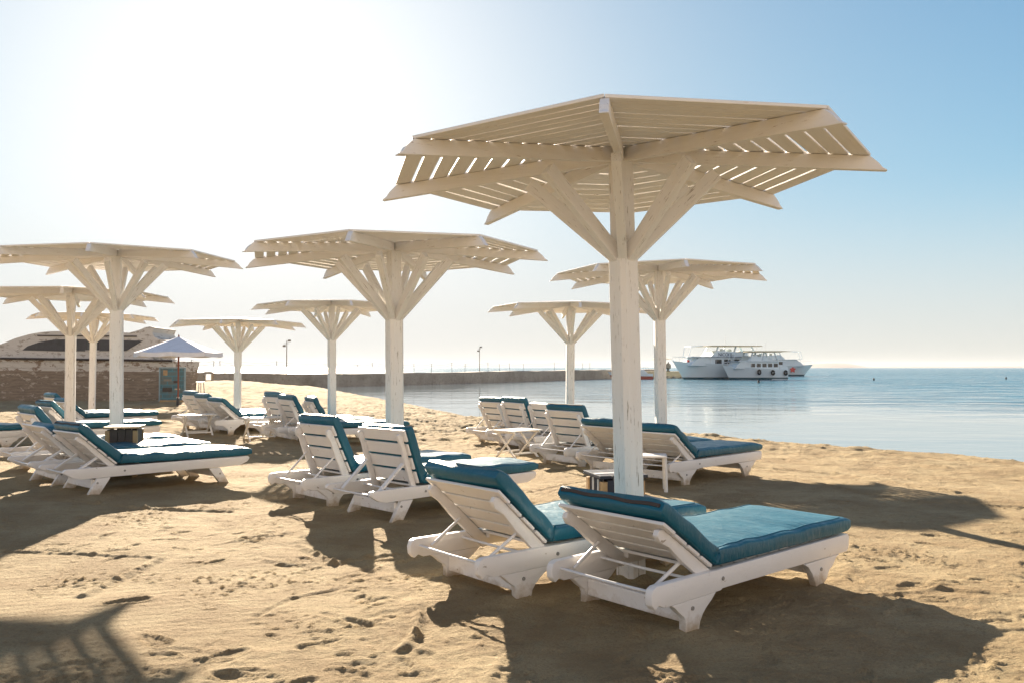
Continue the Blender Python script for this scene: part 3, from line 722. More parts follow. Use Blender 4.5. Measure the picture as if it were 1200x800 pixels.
    for sx in (-1, 1):
        bt = MB(); q = []
        d = 0.075 if kind == 1 else 0.055
        for s_, e in ((-0.10, -d), (-0.115, -0.03), (-0.10, -0.006), (SB - 0.06, -0.001), (SB - 0.03, -0.02), (SB - 0.035, -0.05), (SB - 0.075, -d * 0.9), (SB * 0.72, -d * 0.75), (SB * 0.45, -d * 0.95), (0.05, -d)):
            p = H + dv * s_ + nv * e; q.append((p.y, p.z))
        xx = sx * 0.315
        if kind == 2: xx = sx * 0.305
        bt.prism(q, xx - 0.0175, xx + 0.0175, 'x'); bt.build('batten', mt, bo, bevel=0.006, smooth=40)
        # prop from the rail crossbar to the batten
        pr = MB(); p1 = H + dv * (SB * (0.42 if ang > 50 else 0.36)) + nv * -0.05
        if kind == 1: pr.tube([(sx * 0.27, 0.12 if ang < 50 else 0.14, ZR - 0.045), (sx * 0.288, p1.y, p1.z)], 0.010, 8)
        else: pr.bar((sx * 0.27, 0.13, ZR - 0.05), (sx * 0.278, p1.y, p1.z), 0.018, 0.045, up=(1, 0, 0))
        pr.build('prop', mt, root, smooth=50)
    mb, zp, pip = mattress(ang, over)
    mo = mb.build('mattress', M['teal'], root, smooth=70)
    pip.build('piping', M['teal'], mo, smooth=60)
    if zipped: zp.build('zip', M['zip'], mo)
    return root
cache = {}
GN = {'g1': 'loungers under the front umbrella', 'g2': 'pair of loungers under the middle umbrella', 'g3': 'loungers in the row by the water', 'g4': 'far loungers before the breakwater', 'g5': 'loungers of the left cluster'}
for (x, y, th, an, kd, ov, zp, lab, g) in LG:
    key = (kd, an, ov, zp)
    if key not in cache: cache[key] = o = lounger_proto(kd, an, ov, zp)
    else: o = copy_tree(cache[key])
    o.location = (x, y, gz(x + 0.7, y + 0.7) + 0.005); o.rotation_euler = (R(random.uniform(-0.4, 0.4)), R(random.uniform(-0.6, 0.6)), R(-th))
    tag(o, lab, 'sun lounger', GN[g])

# ------------------------------------------------------------------ tables, stool, boxes
def folding_table():
    root = empty('folding_table'); W2, D2, H = 0.33, 0.24, 0.42
    top = MB()
    for i in range(6): top.box((0, -D2 + (i + 0.5) * 2 * D2 / 6, H - 0.009), (2 * W2, 2 * D2 / 6 - 0.008, 0.018))
    top.box((-W2 + 0.06, 0, H - 0.032), (0.03, 2 * D2 - 0.02, 0.024)); top.box((W2 - 0.06, 0, H - 0.032), (0.03, 2 * D2 - 0.02, 0.024))
    top.build('tabletop', M['table'], root, bevel=0.003)
    for sx in (-1, 1):
        for sg in (-1, 1):
            MB().bar((sx * 0.235 + 0.013 * sg, -sg * 0.22, -0.02), (sx * 0.235 + 0.013 * sg, sg * 0.20, H - 0.045), 0.022, 0.032, up=(1, 0, 0)).build('leg', M['table'], root, bevel=0.003)
    for y, z in ((0.20, 0.01 + 0.06), (-0.20, 0.07)):
        MB().bar((-0.235, y, z), (0.235, y, z), 0.02, 0.025).build('stretcher', M['table'], root, bevel=0.002)
    return root
ft = folding_table()
for i, (px, py, rz, lab) in enumerate(((606, 532.5, 0.75, 'white folding table with crossed legs between the shore loungers'),
                                       (231, 510, 0.6, 'far folding table beside the three left-hand far loungers'),
                                       (304, 515, 0.55, 'far folding table left of the pale upright far loungers'))):
    t = ft if i == 0 else copy_tree(ft)
    x, y = pix(px, py); t.location = (x, y, gz(x, y)); t.rotation_euler = (0, 0, rz)
    tag(t, lab, 'table', 'white folding tables')
st = empty('stool'); x, y = 1.53, 9.20
st.location = (x, y, gz(x, y)); st.rotation_euler = (0, 0, R(-8))
MB().box((0, 0, 0.39), (0.36, 0.34, 0.022)).build('tabletop', M['plastic'], st, bevel=0.008)
for sx in (-1, 1):
    for sy_ in (-1, 1):
        MB().bar((sx * 0.165, sy_ * 0.155, -0.02), (sx * 0.155, sy_ * 0.145, 0.379), 0.032, 0.032).build('leg', M['plastic'], st, bevel=0.004)
tag(st, 'small white plastic side table half hidden behind the front post', 'table')

def crate(loc, rz, frame, panel, lab, wd=0.36, h=0.5, striped=False):
    root = empty('wooden_box', loc, rz); hw = wd / 2
    for sx in (-1, 1):
        for sy_ in (-1, 1): MB().box((sx * (hw - 0.025), sy_ * (hw - 0.025), h / 2 - 0.05), (0.05, 0.05, h + 0.05)).build('corner_post', frame, root, bevel=0.003)
    for k in range(4):
        rm = Matrix.Rotation(k * math.pi / 2, 3, 'Z'); b = MB()
        n = 3
        for i in range(n):
            ww = (wd - 0.10) / n; b.box((-hw + 0.05 + ww * (i + 0.5), -hw + 0.02, h / 2), (ww - 0.006, 0.018, h - 0.03))
        b.v = [tuple(rm @ Vector(v)) for v in b.v]
        b.build('side_panel', panel, root, bevel=0.002)
    lid = MB(); n = 4
    for i in range(n): lid.box((-hw - 0.02 + (wd + 0.04) * (i + 0.5) / n, 0, h + 0.012), ((wd + 0.04) / n - 0.004, wd + 0.04, 0.024))
    lid.build('lid', frame if not striped else M['navy'], root, bevel=0.003)
    if striped:
        s = MB()
        for k in range(4):
            rm = Matrix.Rotation(k * math.pi / 2, 3, 'Z')
            for xx in (-0.05, -0.03, 0.07, 0.085):
                s2 = MB().box((xx, -hw + 0.008, h / 2), (0.007, 0.005, h - 0.03)); s.add([rm @ Vector(v) for v in s2.v], s2.f)
        s.build('stripe', M['whitemetal'], root)
        MB().box((0, -0.06, h + 0.0265), (wd + 0.03, 0.05, 0.005)).build('stripe', M['whitemetal'], root)
    return tag(root, lab, 'box', None)
crate((0.82, 6.62, gz(0.8, 6.6)), R(14), M['rawwood'], M['navy'], 'navy and pine box with thin white stripes behind the front umbrella post', striped=True)
crate((-4.72, 10.12, gz(-4.7, 10.1)), R(12), M['rawwood'], M['darkwood'], 'dark wooden box at the foot of the left umbrella post', 0.36, 0.57)

# ------------------------------------------------------------------ plain parasol, notice board, metal stool
def parasol(loc):
    root = empty('market_parasol', loc)
    MB().tube([(0, 0, -0.2), (0, 0, 0.32)], 0.05, 10).build('base_tube', M['darkmetal'], root, smooth=50)
    MB().tube([(0, 0, 0.3), (0, 0, 2.26)], 0.028, 10).build('pole', M['redpole'], root, smooth=50)
    n = 8; Rr = 1.42; vs = [(0, 0, 2.38)]; fs = []
    rings = [(0.35, 2.24), (0.75, 2.09), (1.1, 1.96), (Rr, 1.85)]
    seg = 4
    for r, z in rings:
        for k in range(n * seg):
            a = 2 * math.pi * k / (n * seg) + 0.2; ph = (k % seg) / seg; dip = 1 - 0.055 * math.sin(math.pi * ph)
            vs.append((r * dip * math.cos(a), r * dip * math.sin(a), z - 0.03 * math.sin(math.pi * ph) * r / Rr))
    m = n * seg
    for k in range(m): fs.append((0, 1 + k, 1 + (k + 1) % m))
    for i in range(3):
        for k in range(m): fs.append((1 + i * m + k, 1 + (i + 1) * m + k, 1 + (i + 1) * m + (k + 1) % m, 1 + i * m + (k + 1) % m))
    b = MB().add(vs, fs); c = b.build('canopy', M['canvas'], root); 
    md = c.modifiers.new('thick', 'SOLIDIFY'); md.thickness = 0.006
    v = MB()
    for k in range(m):
        p, q = vs[1 + 3 * m + k], vs[1 + 3 * m + (k + 1) % m]
        v.add([(p[0], p[1], p[2] + 0.002), (q[0], q[1], q[2] + 0.002), (q[0] * 1.01, q[1] * 1.01, q[2] - 0.14), (p[0] * 1.01, p[1] * 1.01, p[2] - 0.14)], [(0, 1, 2, 3)])
    vo = v.build('valance', M['canvas'], root); md = vo.modifiers.new('thick', 'SOLIDIFY'); md.thickness = 0.005
    for k in range(n):
        a = 2 * math.pi * k / n + 0.2
        MB().tube([(0, 0, 2.30), (Rr * 0.98 * math.cos(a), Rr * 0.98 * math.sin(a), 1.825)], 0.010, 6).build('rib', M['redpole'], root)
    MB().tube([(0, 0, 2.36), (0, 0, 2.45)], [0.035, 0.012], 8).build('finial', M['redpole'], root)
    return tag(root, 'plain white fabric parasol on a red brown pole before the weathered boat', 'parasol')
x, y = pix(208.5, 477); parasol((x, y, gz(x, y)))
nb = empty('notice_board', (-12.95, 31.6, 0), R(2))
MB().box((0, 0, 0.70), (0.90, 0.05, 1.22)).build('panel', M['board'], nb, bevel=0.004)
fr = MB(); fr.box((-0.47, -0.01, 0.70), (0.05, 0.08, 1.30)); fr.box((0.47, -0.01, 0.70), (0.05, 0.08, 1.30)); fr.box((0, -0.01, 1.335), (0.99, 0.085, 0.04))
fr.build('frame', M['boardframe'], nb, bevel=0.004)
MB().box((0, 0, 0.03), (0.95, 0.10, 0.14)).build('base_board', M['rawwood'], nb, bevel=0.004)
for px_, pz_, w_, h_, mm in ((-0.26, 1.14, 0.16, 0.20, 'rawwood'), (-0.17, 0.86, 0.30, 0.08, 'skin_tan'), (0.16, 0.80, 0.22, 0.10, 'darkwood'), (-0.18, 0.50, 0.36, 0.16, 'darkwood'), (0.2, 0.52, 0.2, 0.05, 'tan')):
    MB().box((px_, -0.030, pz_), (w_, 0.012, h_)).build('notice', M[mm], nb)
tag(nb, 'teal framed notice board leaning on the weathered boat behind the parasol pole', 'notice board')
sx_, sy_ = pix(234, 468)
mtb = empty('metal_stool', (sx_, sy_, gz(sx_, sy_)))
MB().tube([(0, 0, 0.66), (0, 0, 0.70)], 0.20, 16).build('seat', M['darkmetal'], mtb, smooth=50)
for k in range(4):
    a = k * math.pi / 2 + 0.6
    MB().tube([(0.15 * math.cos(a), 0.15 * math.sin(a), 0.66), (0.20 * math.cos(a), 0.20 * math.sin(a), -0.03)], 0.014, 6).build('leg', M['darkmetal'], mtb, smooth=50)
MB().tube([(0.185 * math.cos(2 * math.pi * k / 16), 0.185 * math.sin(2 * math.pi * k / 16), 0.22) for k in range(17)], 0.010, 6).build('foot_ring', M['darkmetal'], mtb, smooth=50)
tag(mtb, 'tall dark metal stool standing right of the weathered boat', 'stool')

# ------------------------------------------------------------------ weathered boat on the beach
def wreck():
    root = empty('beached_boat', (-13.0, 32.9, 0), R(2.5))
    # local x runs from the stern (0) to the bow (-x); near side at y = -1.5
    def hull_ring(zlo, zhi, f0, f1, name, mat, off=0.0):
        b = MB(); st_ = [-0.45, -1.2, -3, -5, -7, -9, -10.5, -11.8, -12.7]
        hwid = [1.55, 1.62, 1.7, 1.7, 1.65, 1.45, 1.1, 0.6, 0.06]
        n = 5
        for x_, w_ in zip(st_, hwid):
            for sgn in (-1, 1):
                for i in range(n):
                    f = i / (n - 1); z = zlo + (zhi - zlo) * f; fl = f0 + (f1 - f0) * f
                    b.v.append((x_ * (0.985 + 0.02 * fl) + (0.12 * fl - 0.10 if x_ > -0.6 else 0), 1.5 + sgn * (w_ * (0.86 + 0.14 * fl) + off), z + 0.02 * abs(x_) * 0.6 * fl))
        m = len(st_)
        for i in range(m - 1):
            for s_ in (0, 1):
                for k in range(n - 1):
                    o = i * 2 * n + s_ * n + k; p = o + 2 * n
                    b.f.append((o, p, p + 1, o + 1) if s_ == 0 else (o, o + 1, p + 1, p))
            o = i * 2 * n + n - 1; b.f.append((o, o + 2 * n, o + 3 * n, o + n))
        for k in range(n - 1): b.f.append((k, k + 1, n + k + 1, n + k))
        return b.build(name, mat, root)
    hull_ring(-0.3, 1.16, -0.3, 0.7, 'hull', M['hullbrown'])
    hull_ring(1.16, 1.58, 0.7, 1.0, 'sheer_planking', M['hullwhite'], 0.012)
    rb = MB(); rb.tube([(-0.45, -0.14, 1.60), (-3, -0.26, 1.64), (-6, -0.26, 1.68), (-9, 0.0, 1.72), (-11, 0.6, 1.75)], 0.05, 6)
    rb.build('rubbing_strake', M['darkwood'], root)
    # superstructure: side profile with a sloping front and a flybridge wing aft
    z0 = 1.57
    prof = [(-1.35, z0 + 0.02), (-1.35, 2.03), (-0.72, 2.07), (-0.78, 2.30), (-0.85, 2.42), (-1.12, 2.47), (-1.32, 2.58), (-1.40, 2.72), (-1.32, 2.93), (-1.5, 2.97), (-1.68, 2.94), (-1.9, 2.84), (-2.3, 2.72), (-2.6, 2.74), (-5.3, 2.78), (-5.75, 2.74), (-6.2, 2.66), (-6.75, 2.50), (-7.4, 2.22), (-8.1, 1.80), (-8.3, z0 + 0.02)]
    MB().prism(prof, 0.28, 2.75, 'y').build('superstructure', M['wrecksuper'], root, bevel=0.03)
    # roof edge strip
    MB().prism([(-2.0, 2.60), (-5.9, 2.62), (-5.85, 2.57), (-2.0, 2.55)], 0.24, 0.2795, 'y').build('roof_trim', M['darkwood'], root)
    win = [(-1.75, 2.40), (-4.4, 2.46), (-5.2, 2.44), (-5.8, 2.34), (-6.25, 2.18), (-6.45, 2.02), (-5.0, 1.98), (-2.4, 2.0)]
    MB().prism(win, 0.255, 0.279, 'y').build('window_band', M['wreckwin'], root)
    MB().box((-3.72, 0.258, 2.20), (0.48, 0.03, 0.36)).build('window', M['glass'], root)
    MB().box((-3.72, 0.245, 2.005), (0.55, 0.03, 0.035)).build('sill', M['hullwhite'], root)
    # open stern: two posts and a rail
    for xx in (-0.62, -1.02):
        MB().bar((xx, 0.25, 1.6), (xx - 0.04, 0.25, 2.05), 0.08, 0.08).build('stern_post', M['wrecksuper'], root)
    MB().box((-0.80, 0.21, 1.63), (0.80, 0.06, 0.05)).build('stern_rail', M['wrecksuper'], root)
    return tag(root, 'old grounded wooden motor boat with bare brown planks and peeling white cabin', 'boat')
wreck()

# ------------------------------------------------------------------ breakwater with posts, lamps and wire
BW = [(-30, 49, 1.10), (-26, 54, 1.08), (-15, 70, 0.78), (-9.6, 78, 0.80), (2.5, 97.5, 0.92), (14.5, 117, 1.0), (24.6, 133, 1.0)]
def bw_at(t):  # distance along
    L = 0
    for (x0, y0, z0), (x1, y1, z1) in zip(BW[:-1], BW[1:]):
        d = math.hypot(x1 - x0, y1 - y0)
        if t <= L + d or (x1, y1, z1) == BW[-1]:
            f = (t - L) / d; return x0 + (x1 - x0) * f, y0 + (y1 - y0) * f, z0 + (z1 - z0) * f, (x1 - x0) / d, (y1 - y0) / d
        L += d
def bw_from_px(px):
    for i in range(4000):
        x, y, z, dx, dy = bw_at(i * 0.03)
        if x / y >= (px - 600) / 970.0: return i * 0.03
    return 100.0
TOT = sum(math.hypot(b[0] - a[0], b[1] - a[1]) for a, b in zip(BW[:-1], BW[1:]))
def wall_seg(b, t0, t1, zlo, zhi=None, step=2.0, th=2.2, rg=random.Random(5)):
    n = max(1, int((t1 - t0) / step)); ring = []
    for i in range(n + 1):
        x, y, z, dx, dy = bw_at(t0 + (t1 - t0) * i / n)
        zt = zhi if zhi is not None else z + rg.uniform(-0.04, 0.04); nx_, ny_ = -dy, dx
        j = rg.uniform(-0.05, 0.05)
        ring.append([(x - nx_ * (0.18 + j), y - ny_ * (0.18 + j), zlo), (x, y, zt - 0.06), (x + nx_ * 0.08, y + ny_ * 0.08, zt), (x + nx_ * th, y + ny_ * th, zt), (x + nx_ * th, y + ny_ * th, zlo)])
        ring[-1] = [(x + nx_ * (0.18 + j) * 1 - nx_ * 0.18, y + ny_ * (0.18 + j) - ny_ * 0.18, zlo)] + ring[-1][1:]
    o = len(b.v)
    for r_ in ring: b.v += r_
    m = 5
    for i in range(n):
        for k in range(m):
            k2 = (k + 1) % m; b.f.append((o + i * m + k, o + i * m + k2, o + (i + 1) * m + k2, o + (i + 1) * m + k))
    b.f.append(tuple(o + k for k in range(m))); b.f.append(tuple(o + n * m + k for k in reversed(range(m))))
th_ = bw_from_px(246)
b = MB(); hw_ = 0.34
wall_seg(b, 0, th_ - 2.6, -1.2); wall_seg(b, th_ - 2.6, th_ - hw_, -1.2, th=0.35); wall_seg(b, th_ + hw_, th_ + 2.6, -1.2, th=0.35); wall_seg(b, th_ + 2.6, TOT, -1.2)
wall_seg(b, th_ - hw_, th_ + hw_, -1.2, 0.42, th=0.35); wall_seg(b, th_ - hw_, th_ + hw_, 0.86, 1.05, th=0.35)
tag(b.build('breakwater', M['concrete']), 'long low concrete breakwater wall with a square hole near its beach end', 'breakwater')
posts = [233, 259, 267, 287, 333, 400, 428, 445, 494, 514, 538, 553, 580, 593, 605, 621, 657, 690, 698]
tops = []
for i, p in enumerate(posts):
    t = bw_from_px(p); x, y, z, dx, dy = bw_at(t); h = random.uniform(0.75, 1.0)
    x, y = x - dy * 0.9, y + dx * 0.9
    o = MB().tube([(0, 0, -0.1), (0, 0, h)], 0.022, 6).build('wire_post', M['darkmetal'])
    o.location = (x, y, z); o.rotation_euler = (R(random.uniform(-3, 3)), R(random.uniform(-3, 3)), 0)
    tag(o, 'thin dark post on the breakwater carrying a sagging wire', 'post', 'thin wire posts along the breakwater')
    tops.append(Vector((x, y, z + h)))
wr = MB()
for a, c in zip(tops[:-1], tops[1:]):
    for dz in (-0.03, -0.22):
        wr.tube([a.lerp(c, k / 8) + Vector((0, 0, dz - 0.16 * math.sin(math.pi * k / 8))) for k in range(9)], 0.009, 4, caps=False)
tag(wr.build('wire', M['darkmetal']), 'sagging wire strung from post to post along the breakwater', 'wire')
for px_, hh, lab in ((345.7, 2.65, 'tall lamp post with cross arms on the breakwater, left of the far umbrella post'), (471, 2.6, 'tall lamp post on the breakwater partly hidden by the middle umbrella post'), (571, 2.65, 'tall lamp post with twin lamps on the breakwater, the rightmost one')):
    t = bw_from_px(px_); x, y, z, dx, dy = bw_at(t)
    r = empty('lamp_post', (x - dy, y + dx, z), math.atan2(dy, dx))
    MB().tube([(0, 0, -0.1), (0, 0, hh)], [0.045, 0.028], 8).build('pole', M['lamppost'], r, smooth=50)
    MB().bar((-0.28, 0, hh - 0.25), (0.28, 0, hh - 0.25), 0.03, 0.03).build('cross_arm', M['lamppost'], r)
    for sx in (-1, 1):
        MB().prism([(-0.11, 0), (0.11, 0), (0.08, 0.16), (-0.08, 0.16)], -0.08, 0.08, 'y').build('lamp', M['lamppost'], r).location = (sx * 0.26, 0, hh - 0.22 + (0.12 if sx > 0 else -0.3))
    tag(r, lab, 'lamp post', 'lamp posts on the breakwater')

# ------------------------------------------------------------------ yachts at anchor
def loft_hull(L, beam, hb, hs, draft=0.35):
    """hull from stern (x=0) to bow (x=L); sheer from hs aft to hb at the bow; waterline at z=0"""
    b = MB(); n = 18; rings = []
    for i in range(n + 1):
        f = i / n; wd = beam / 2 * (1 - max(0, (f - 0.45) / 0.55) ** 2.4) * (0.90 + 0.10 * min(1, f / 0.25)); wd = max(wd, 0.02)
        sheer = hs + (hb - hs) * f ** 1.7
        ring = []
        for j in range(7):
            g = j / 6; z = -draft + (sheer + draft) * g
            flare = 0.62 + 0.38 * g ** (0.6 + 0.9 * f) if f > 0.3 else 0.84 + 0.16 * g ** 0.5
            flare = flare * (1 - 0.35 * max(0, f - 0.6) * (1 - g) * 2)
            x = L * f - (1 - g) * 0.13 * L * max(0, (f - 0.55) / 0.45) ** 1.5
            ring.append((x, wd * flare, z))
        rings.append(ring)
    m = 7
    for r_ in rings:
        b.v += [(x, -y, z) for x, y, z in r_] + [(x, y, z) for x, y, z in r_]
    for i in range(n):
        for s_ in (0, 1):
            for k in range(m - 1):
                o = i * 2 * m + s_ * m + k; b.f.append((o, o + 1, o + 2 * m + 1, o + 2 * m))
        o = i * 2 * m + m - 1; b.f.append((o, o + m, o + 3 * m, o + 2 * m))
    for k in range(m - 1): b.f.append((k, k + 1, m + k + 1, m + k))
    return b, rings
def text_mesh(txt, size, mat, parent, loc, rot):
    cu = bpy.data.curves.new('lettering', 'FONT'); cu.body = txt; cu.size = size; cu.extrude = 0.01; cu.align_x = 'CENTER'
    to = bpy.data.objects.new('lettering', cu); COL.objects.link(to)
    bpy.context.view_layer.update()
    me = bpy.data.meshes.new_from_object(to.evaluated_get(bpy.context.evaluated_depsgraph_get()))
    bpy.data.objects.remove(to)
    me.name = 'lettering'; me.materials.clear(); me.materials.append(mat)
    o = bpy.data.objects.new('lettering', me); COL.objects.link(o); o.parent = parent; o.location = loc; o.rotation_euler = rot
    return o
def yacht(name, loc, heading, L, beam, hb, hs, near, lab, style, group):
    """near: +1 / -1 side of the hull (local y) that faces the beach"""
    root = empty(name, loc, heading); mt = M['boat']; k = max(L / 13.0, 0.92)
    b, rings = loft_hull(L, beam, hb, hs); b.build('hull', mt, root, smooth=50)
    bs, _ = loft_hull(L * 0.998, beam * 1.0, 0.20, 0.20, 0.34)
    # boot stripe hugging the waterline
    st_ = MB(); m = 7
    for i in range(len(rings) - 1):
        for sg in (-1, 1):
            def at_(r_, z):
                for (p, q) in zip(r_[:-1], r_[1:]):
                    if p[2] <= z <= q[2]:
                        f = (z - p[2]) / (q[2] - p[2]); return (p[0] + (q[0] - p[0]) * f + 0.01, sg * (p[1] + (q[1] - p[1]) * f + 0.012), z)
                return (r_[0][0], sg * r_[0][1], z)
            st_.add([at_(rings[i], -0.2), at_(rings[i + 1], -0.2), at_(rings[i + 1], 0.28), at_(rings[i], 0.28)], [(0, 1, 2, 3)])
    st_.build('boot_stripe', M['boatdark'], root)
    dz = (hs + hb) * 0.5
    cz0 = hs - 0.05; cz1 = cz0 + 1.05 * k + 0.1; x0, x1 = 0.14 * L, 0.88 * L; cw = beam * 0.40
    prof = [(x0, cz0), (x1, cz0 + 0.15), (x1 - 0.05 * L, cz0 + (cz1 - cz0) * 0.62), (x1 - 0.10 * L, cz1), (x0 + 0.01 * L, cz1)]
    MB().prism(prof, -cw, cw, 'y').build('cabin', mt, root, bevel=0.03)
    MB().prism([(x0 - 0.10 * L, cz1), (x1 - 0.06 * L, cz1), (x1 - 0.03 * L, cz1 + 0.10), (x0 - 0.10 * L, cz1 + 0.10)], -cw * 1.12, cw * 1.12, 'y').build('upper_deck', mt, root, bevel=0.02)
    # windows along both sides
    for i in range(5):
        xw = x0 + 0.06 * L + i * 0.095 * L
        for sg in (-1, 1):
            MB().box((xw, sg * (cw + 0.005), cz0 + (cz1 - cz0) * 0.55), (0.068 * L, 0.03, 0.52 * k)).build('window', M['glass'], root, bevel=0.01)
    # fly bridge coaming
    fz = cz1 + 0.10
    f0, f1 = x0 + 0.10 * L, x0 + 0.46 * L
    MB().prism([(f0, fz), (f1 + 0.05 * L, fz), (f1, fz + 0.62 * k), (f1 - 0.02 * L, fz + 0.70 * k), (f0 + 0.02 * L, fz + 0.5 * k)], -cw * 0.9, cw * 0.9, 'y').build('flybridge', mt, root, bevel=0.03)
    top = fz + 1.25 * k
    for xx, rake in ((x0 + 0.02 * L, 0.05), (x0 + 0.28 * L, -0.04), (x0 + 0.48 * L, -0.05)):
        for sg in (-1, 1):
            MB().bar((xx, sg * cw * 0.92, fz), (xx + rake * L, sg * cw * 0.85, top), 0.10, 0.28 * k, up=(0, 1, 0)).build('pylon', mt, root, bevel=0.01)
    MB().prism([(x0 - 0.05 * L, top), (x0 + 0.52 * L, top - 0.05), (x0 + 0.60 * L, top - 0.02), (x0 + 0.50 * L, top + 0.09), (x0 - 0.03 * L, top + 0.12)], -cw * 1.02, cw * 1.02, 'y').build('sun_roof', M['tan'], root, bevel=0.02)
    fr_ = MB(); xf0, xf1 = x0 + 0.58 * L, min(0.86, 0.14 + 0.70) * L
    for sg in (-1, 1): fr_.tube([(xf0, sg * cw * 0.7, top + 0.02), (xf1, sg * cw * 0.55, top - 0.08), (xf1 + 0.02 * L, sg * cw * 0.5, fz)], 0.045, 6)
    fr_.tube([(xf1, -cw * 0.55, top - 0.08), (xf1, cw * 0.55, top - 0.08)], 0.045, 6)
    fr_.build('awning_frame', mt, root)
    for xx in (0.22, 0.36): MB().box((x0 + xx * L, 0.2 * beam * (1 if xx > 0.3 else -1), fz + 0.72 * k), (0.5 * k, 0.5 * k, 0.45 * k)).build('helm_seat', mt, root, bevel=0.05)
    # bow and stern rails
    for sg in (-1, 1):
        rl = MB(); pts = []
        for i in range(11, 19):
            p = rings[i][-1]; pts.append((p[0], sg * p[1] * 0.94, p[2] + 0.55 * k)); rl.tube([(p[0], sg * p[1] * 0.94, p[2]), pts[-1]], 0.016, 5)
        rl.tube(pts, 0.018, 5); rl.build('rail', M['whitemetal'], root)
        rl = MB(); pts = [(x0 - 0.08 * L + i * 0.05 * L, sg * cw * 1.08, fz + 0.6 * k) for i in range(6)]
        for p in pts: rl.tube([(p[0], p[1], fz), p], 0.014, 5)
        rl.tube(pts, 0.016, 5); rl.build('rail', M['whitemetal'], root)
    MB().tube([(x0 + 0.3 * L, 0, top), (x0 + 0.29 * L, 0, top + 1.3 * k)], 0.02, 5).build('mast', M['whitemetal'], root)
    MB().prism([(0, hs), (x0, hs), (x0, hs + 0.5 * k), (0, hs + 0.45 * k)], -beam * 0.41, beam * 0.41, 'y').build('cockpit', mt, root, bevel=0.03)
    if style == 'name':
        text_mesh('NICOLE', 0.62, M['blueletter'], root, (x0 + 0.36 * L, near * (cw * 0.9 + 0.03), fz + 0.08), (R(90), 0, math.pi if near > 0 else 0))
        MB().box((x0 + 0.34 * L, near * (cw * 1.12 + 0.01), cz1 + 0.05), (0.50 * L, 0.02, 0.05)).build('trim_line', M['blueletter'], root)
        MB().box((0.86 * L, near * 0.6, hb + 0.02), (0.35, 0.1, 0.35)).build('life_ring', M['red'], root, bevel=0.05)
    if style == 'tyres':
        for f, zf in ((0.50, 0.55), (0.28, 0.6), (0.06, 0.55)):
            i = int(f * 18); p = rings[i][4]; cx, cy, cz = p[0], near * (rings[i][5][1] + 0.14), p[2] + 0.1
            t = MB(); pts = [(cx + 0.20 * math.cos(a), cy, cz + 0.26 * math.sin(a)) for a in [2 * math.pi * q / 14 for q in range(15)]]
            t.tube(pts, 0.12, 7, caps=False); t.build('tyre_fender', M['rubber'], root, smooth=60)
    if style == 'star':
        s = MB(); n = 5; cx = 0.735 * L; i = 13; y_ = near * (rings[i][4][1] + 0.07); c_ = rings[i][4][2]
        pr = []
        for q in range(10):
            r_ = 0.62 if q % 2 == 0 else 0.34; a = math.pi / 2 + q * math.pi / 5; pr.append((cx + r_ * math.cos(a), c_ + r_ * math.sin(a)))
        s.prism(pr, y_ - 0.04, y_ + 0.04, 'y'); s.build('emblem', M['red'], root)
    return tag(root, lab, 'yacht', group)
def wpix(px, py): return pix(px, py, WATER)
# heading: local +x points to the bow
x, y = wpix(804, 444.3); h1 = R(180 + 18); L1 = 14.5
yacht('motor_yacht', (x - 0.86 * L1 * math.cos(h1), y - 0.86 * L1 * math.sin(h1), WATER), h1, L1, 4.0, 2.45, 1.75, 1, 'white motor yacht with its name in blue letters, bow towards the jetty', 'name', 'moored motor yachts')
x, y = wpix(857, 444.6); h2 = R(180 + 14); L2 = 8.9
yacht('motor_yacht', (x - 0.86 * L2 * math.cos(h2), y - 0.86 * L2 * math.sin(h2), WATER), h2, L2, 3.2, 1.85, 1.35, 1, 'smaller white motor yacht in front, black tyres hung along its rust stained hull', 'tyres', 'moored motor yachts')
x, y = wpix(940, 440.5); h3 = R(-6); L3_ = 15.0
yacht('motor_yacht', (x - 0.87 * L3_ * math.cos(h3), y - 0.87 * L3_ * math.sin(h3), WATER), h3, L3_, 4.2, 2.1, 1.7, -1, 'rear white motor yacht facing right with a red star shaped emblem on its bow', 'star', 'moored motor yachts')

# small red boat, jetty head, shade canopy and gangway
x, y = wpix(764, 444.3)
rbt = empty('red_boat', (x, y, WATER), R(180)); L = 6.0
hb, rr = loft_hull(L, 2.0, 1.0, 0.75, 0.25); hb.build('hull', M['redhull'], rbt, smooth=50)
gw = MB()
for i in range(len(rr) - 1):
    for sg in (-1, 1):
        p, q = rr[i], rr[i + 1]
        gw.add([(p[4][0], sg * (p[4][1] + 0.02), p[4][2]), (q[4][0], sg * (q[4][1] + 0.02), q[4][2]), (q[6][0], sg * (q[6][1] + 0.02), q[6][2] + 0.02), (p[6][0], sg * (p[6][1] + 0.02), p[6][2] + 0.02)], [(0, 1, 2, 3)])
gw.build('gunwale', M['boat'], rbt)
MB().prism([(0.6, 0.75), (3.4, 0.80), (3.0, 1.25), (1.2, 1.3)], -0.7, 0.7, 'y').build('cabin', M['boat'], rbt, bevel=0.03)
rl = MB()
for i in range(5): rl.tube([(0.8 + i * 0.9, 0.75, 0.8), (0.8 + i * 0.9, 0.75, 1.6)], 0.02, 5)
rl.tube([(0.8, 0.75, 1.6), (4.4, 0.75, 1.6)], 0.02, 5); rl.build('rail', M['whitemetal'], rbt)
tag(rbt, 'small red hulled boat moored between the breakwater and the yachts', 'boat')
x, y = wpix(775, 443.2)
jt = MB(); jt.prism([(-4.2, -1.0), (5.2, -1.0), (5.0, 1.05), (-4.0, 1.05)], 0, 3.5, 'y'); o = jt.build('jetty_head', M['tan'], bevel=0.08); o.location = (x, y + 0.8, WATER)
tag(o, 'tan stone jetty head at the end of the breakwater by the yacht bow', 'jetty')
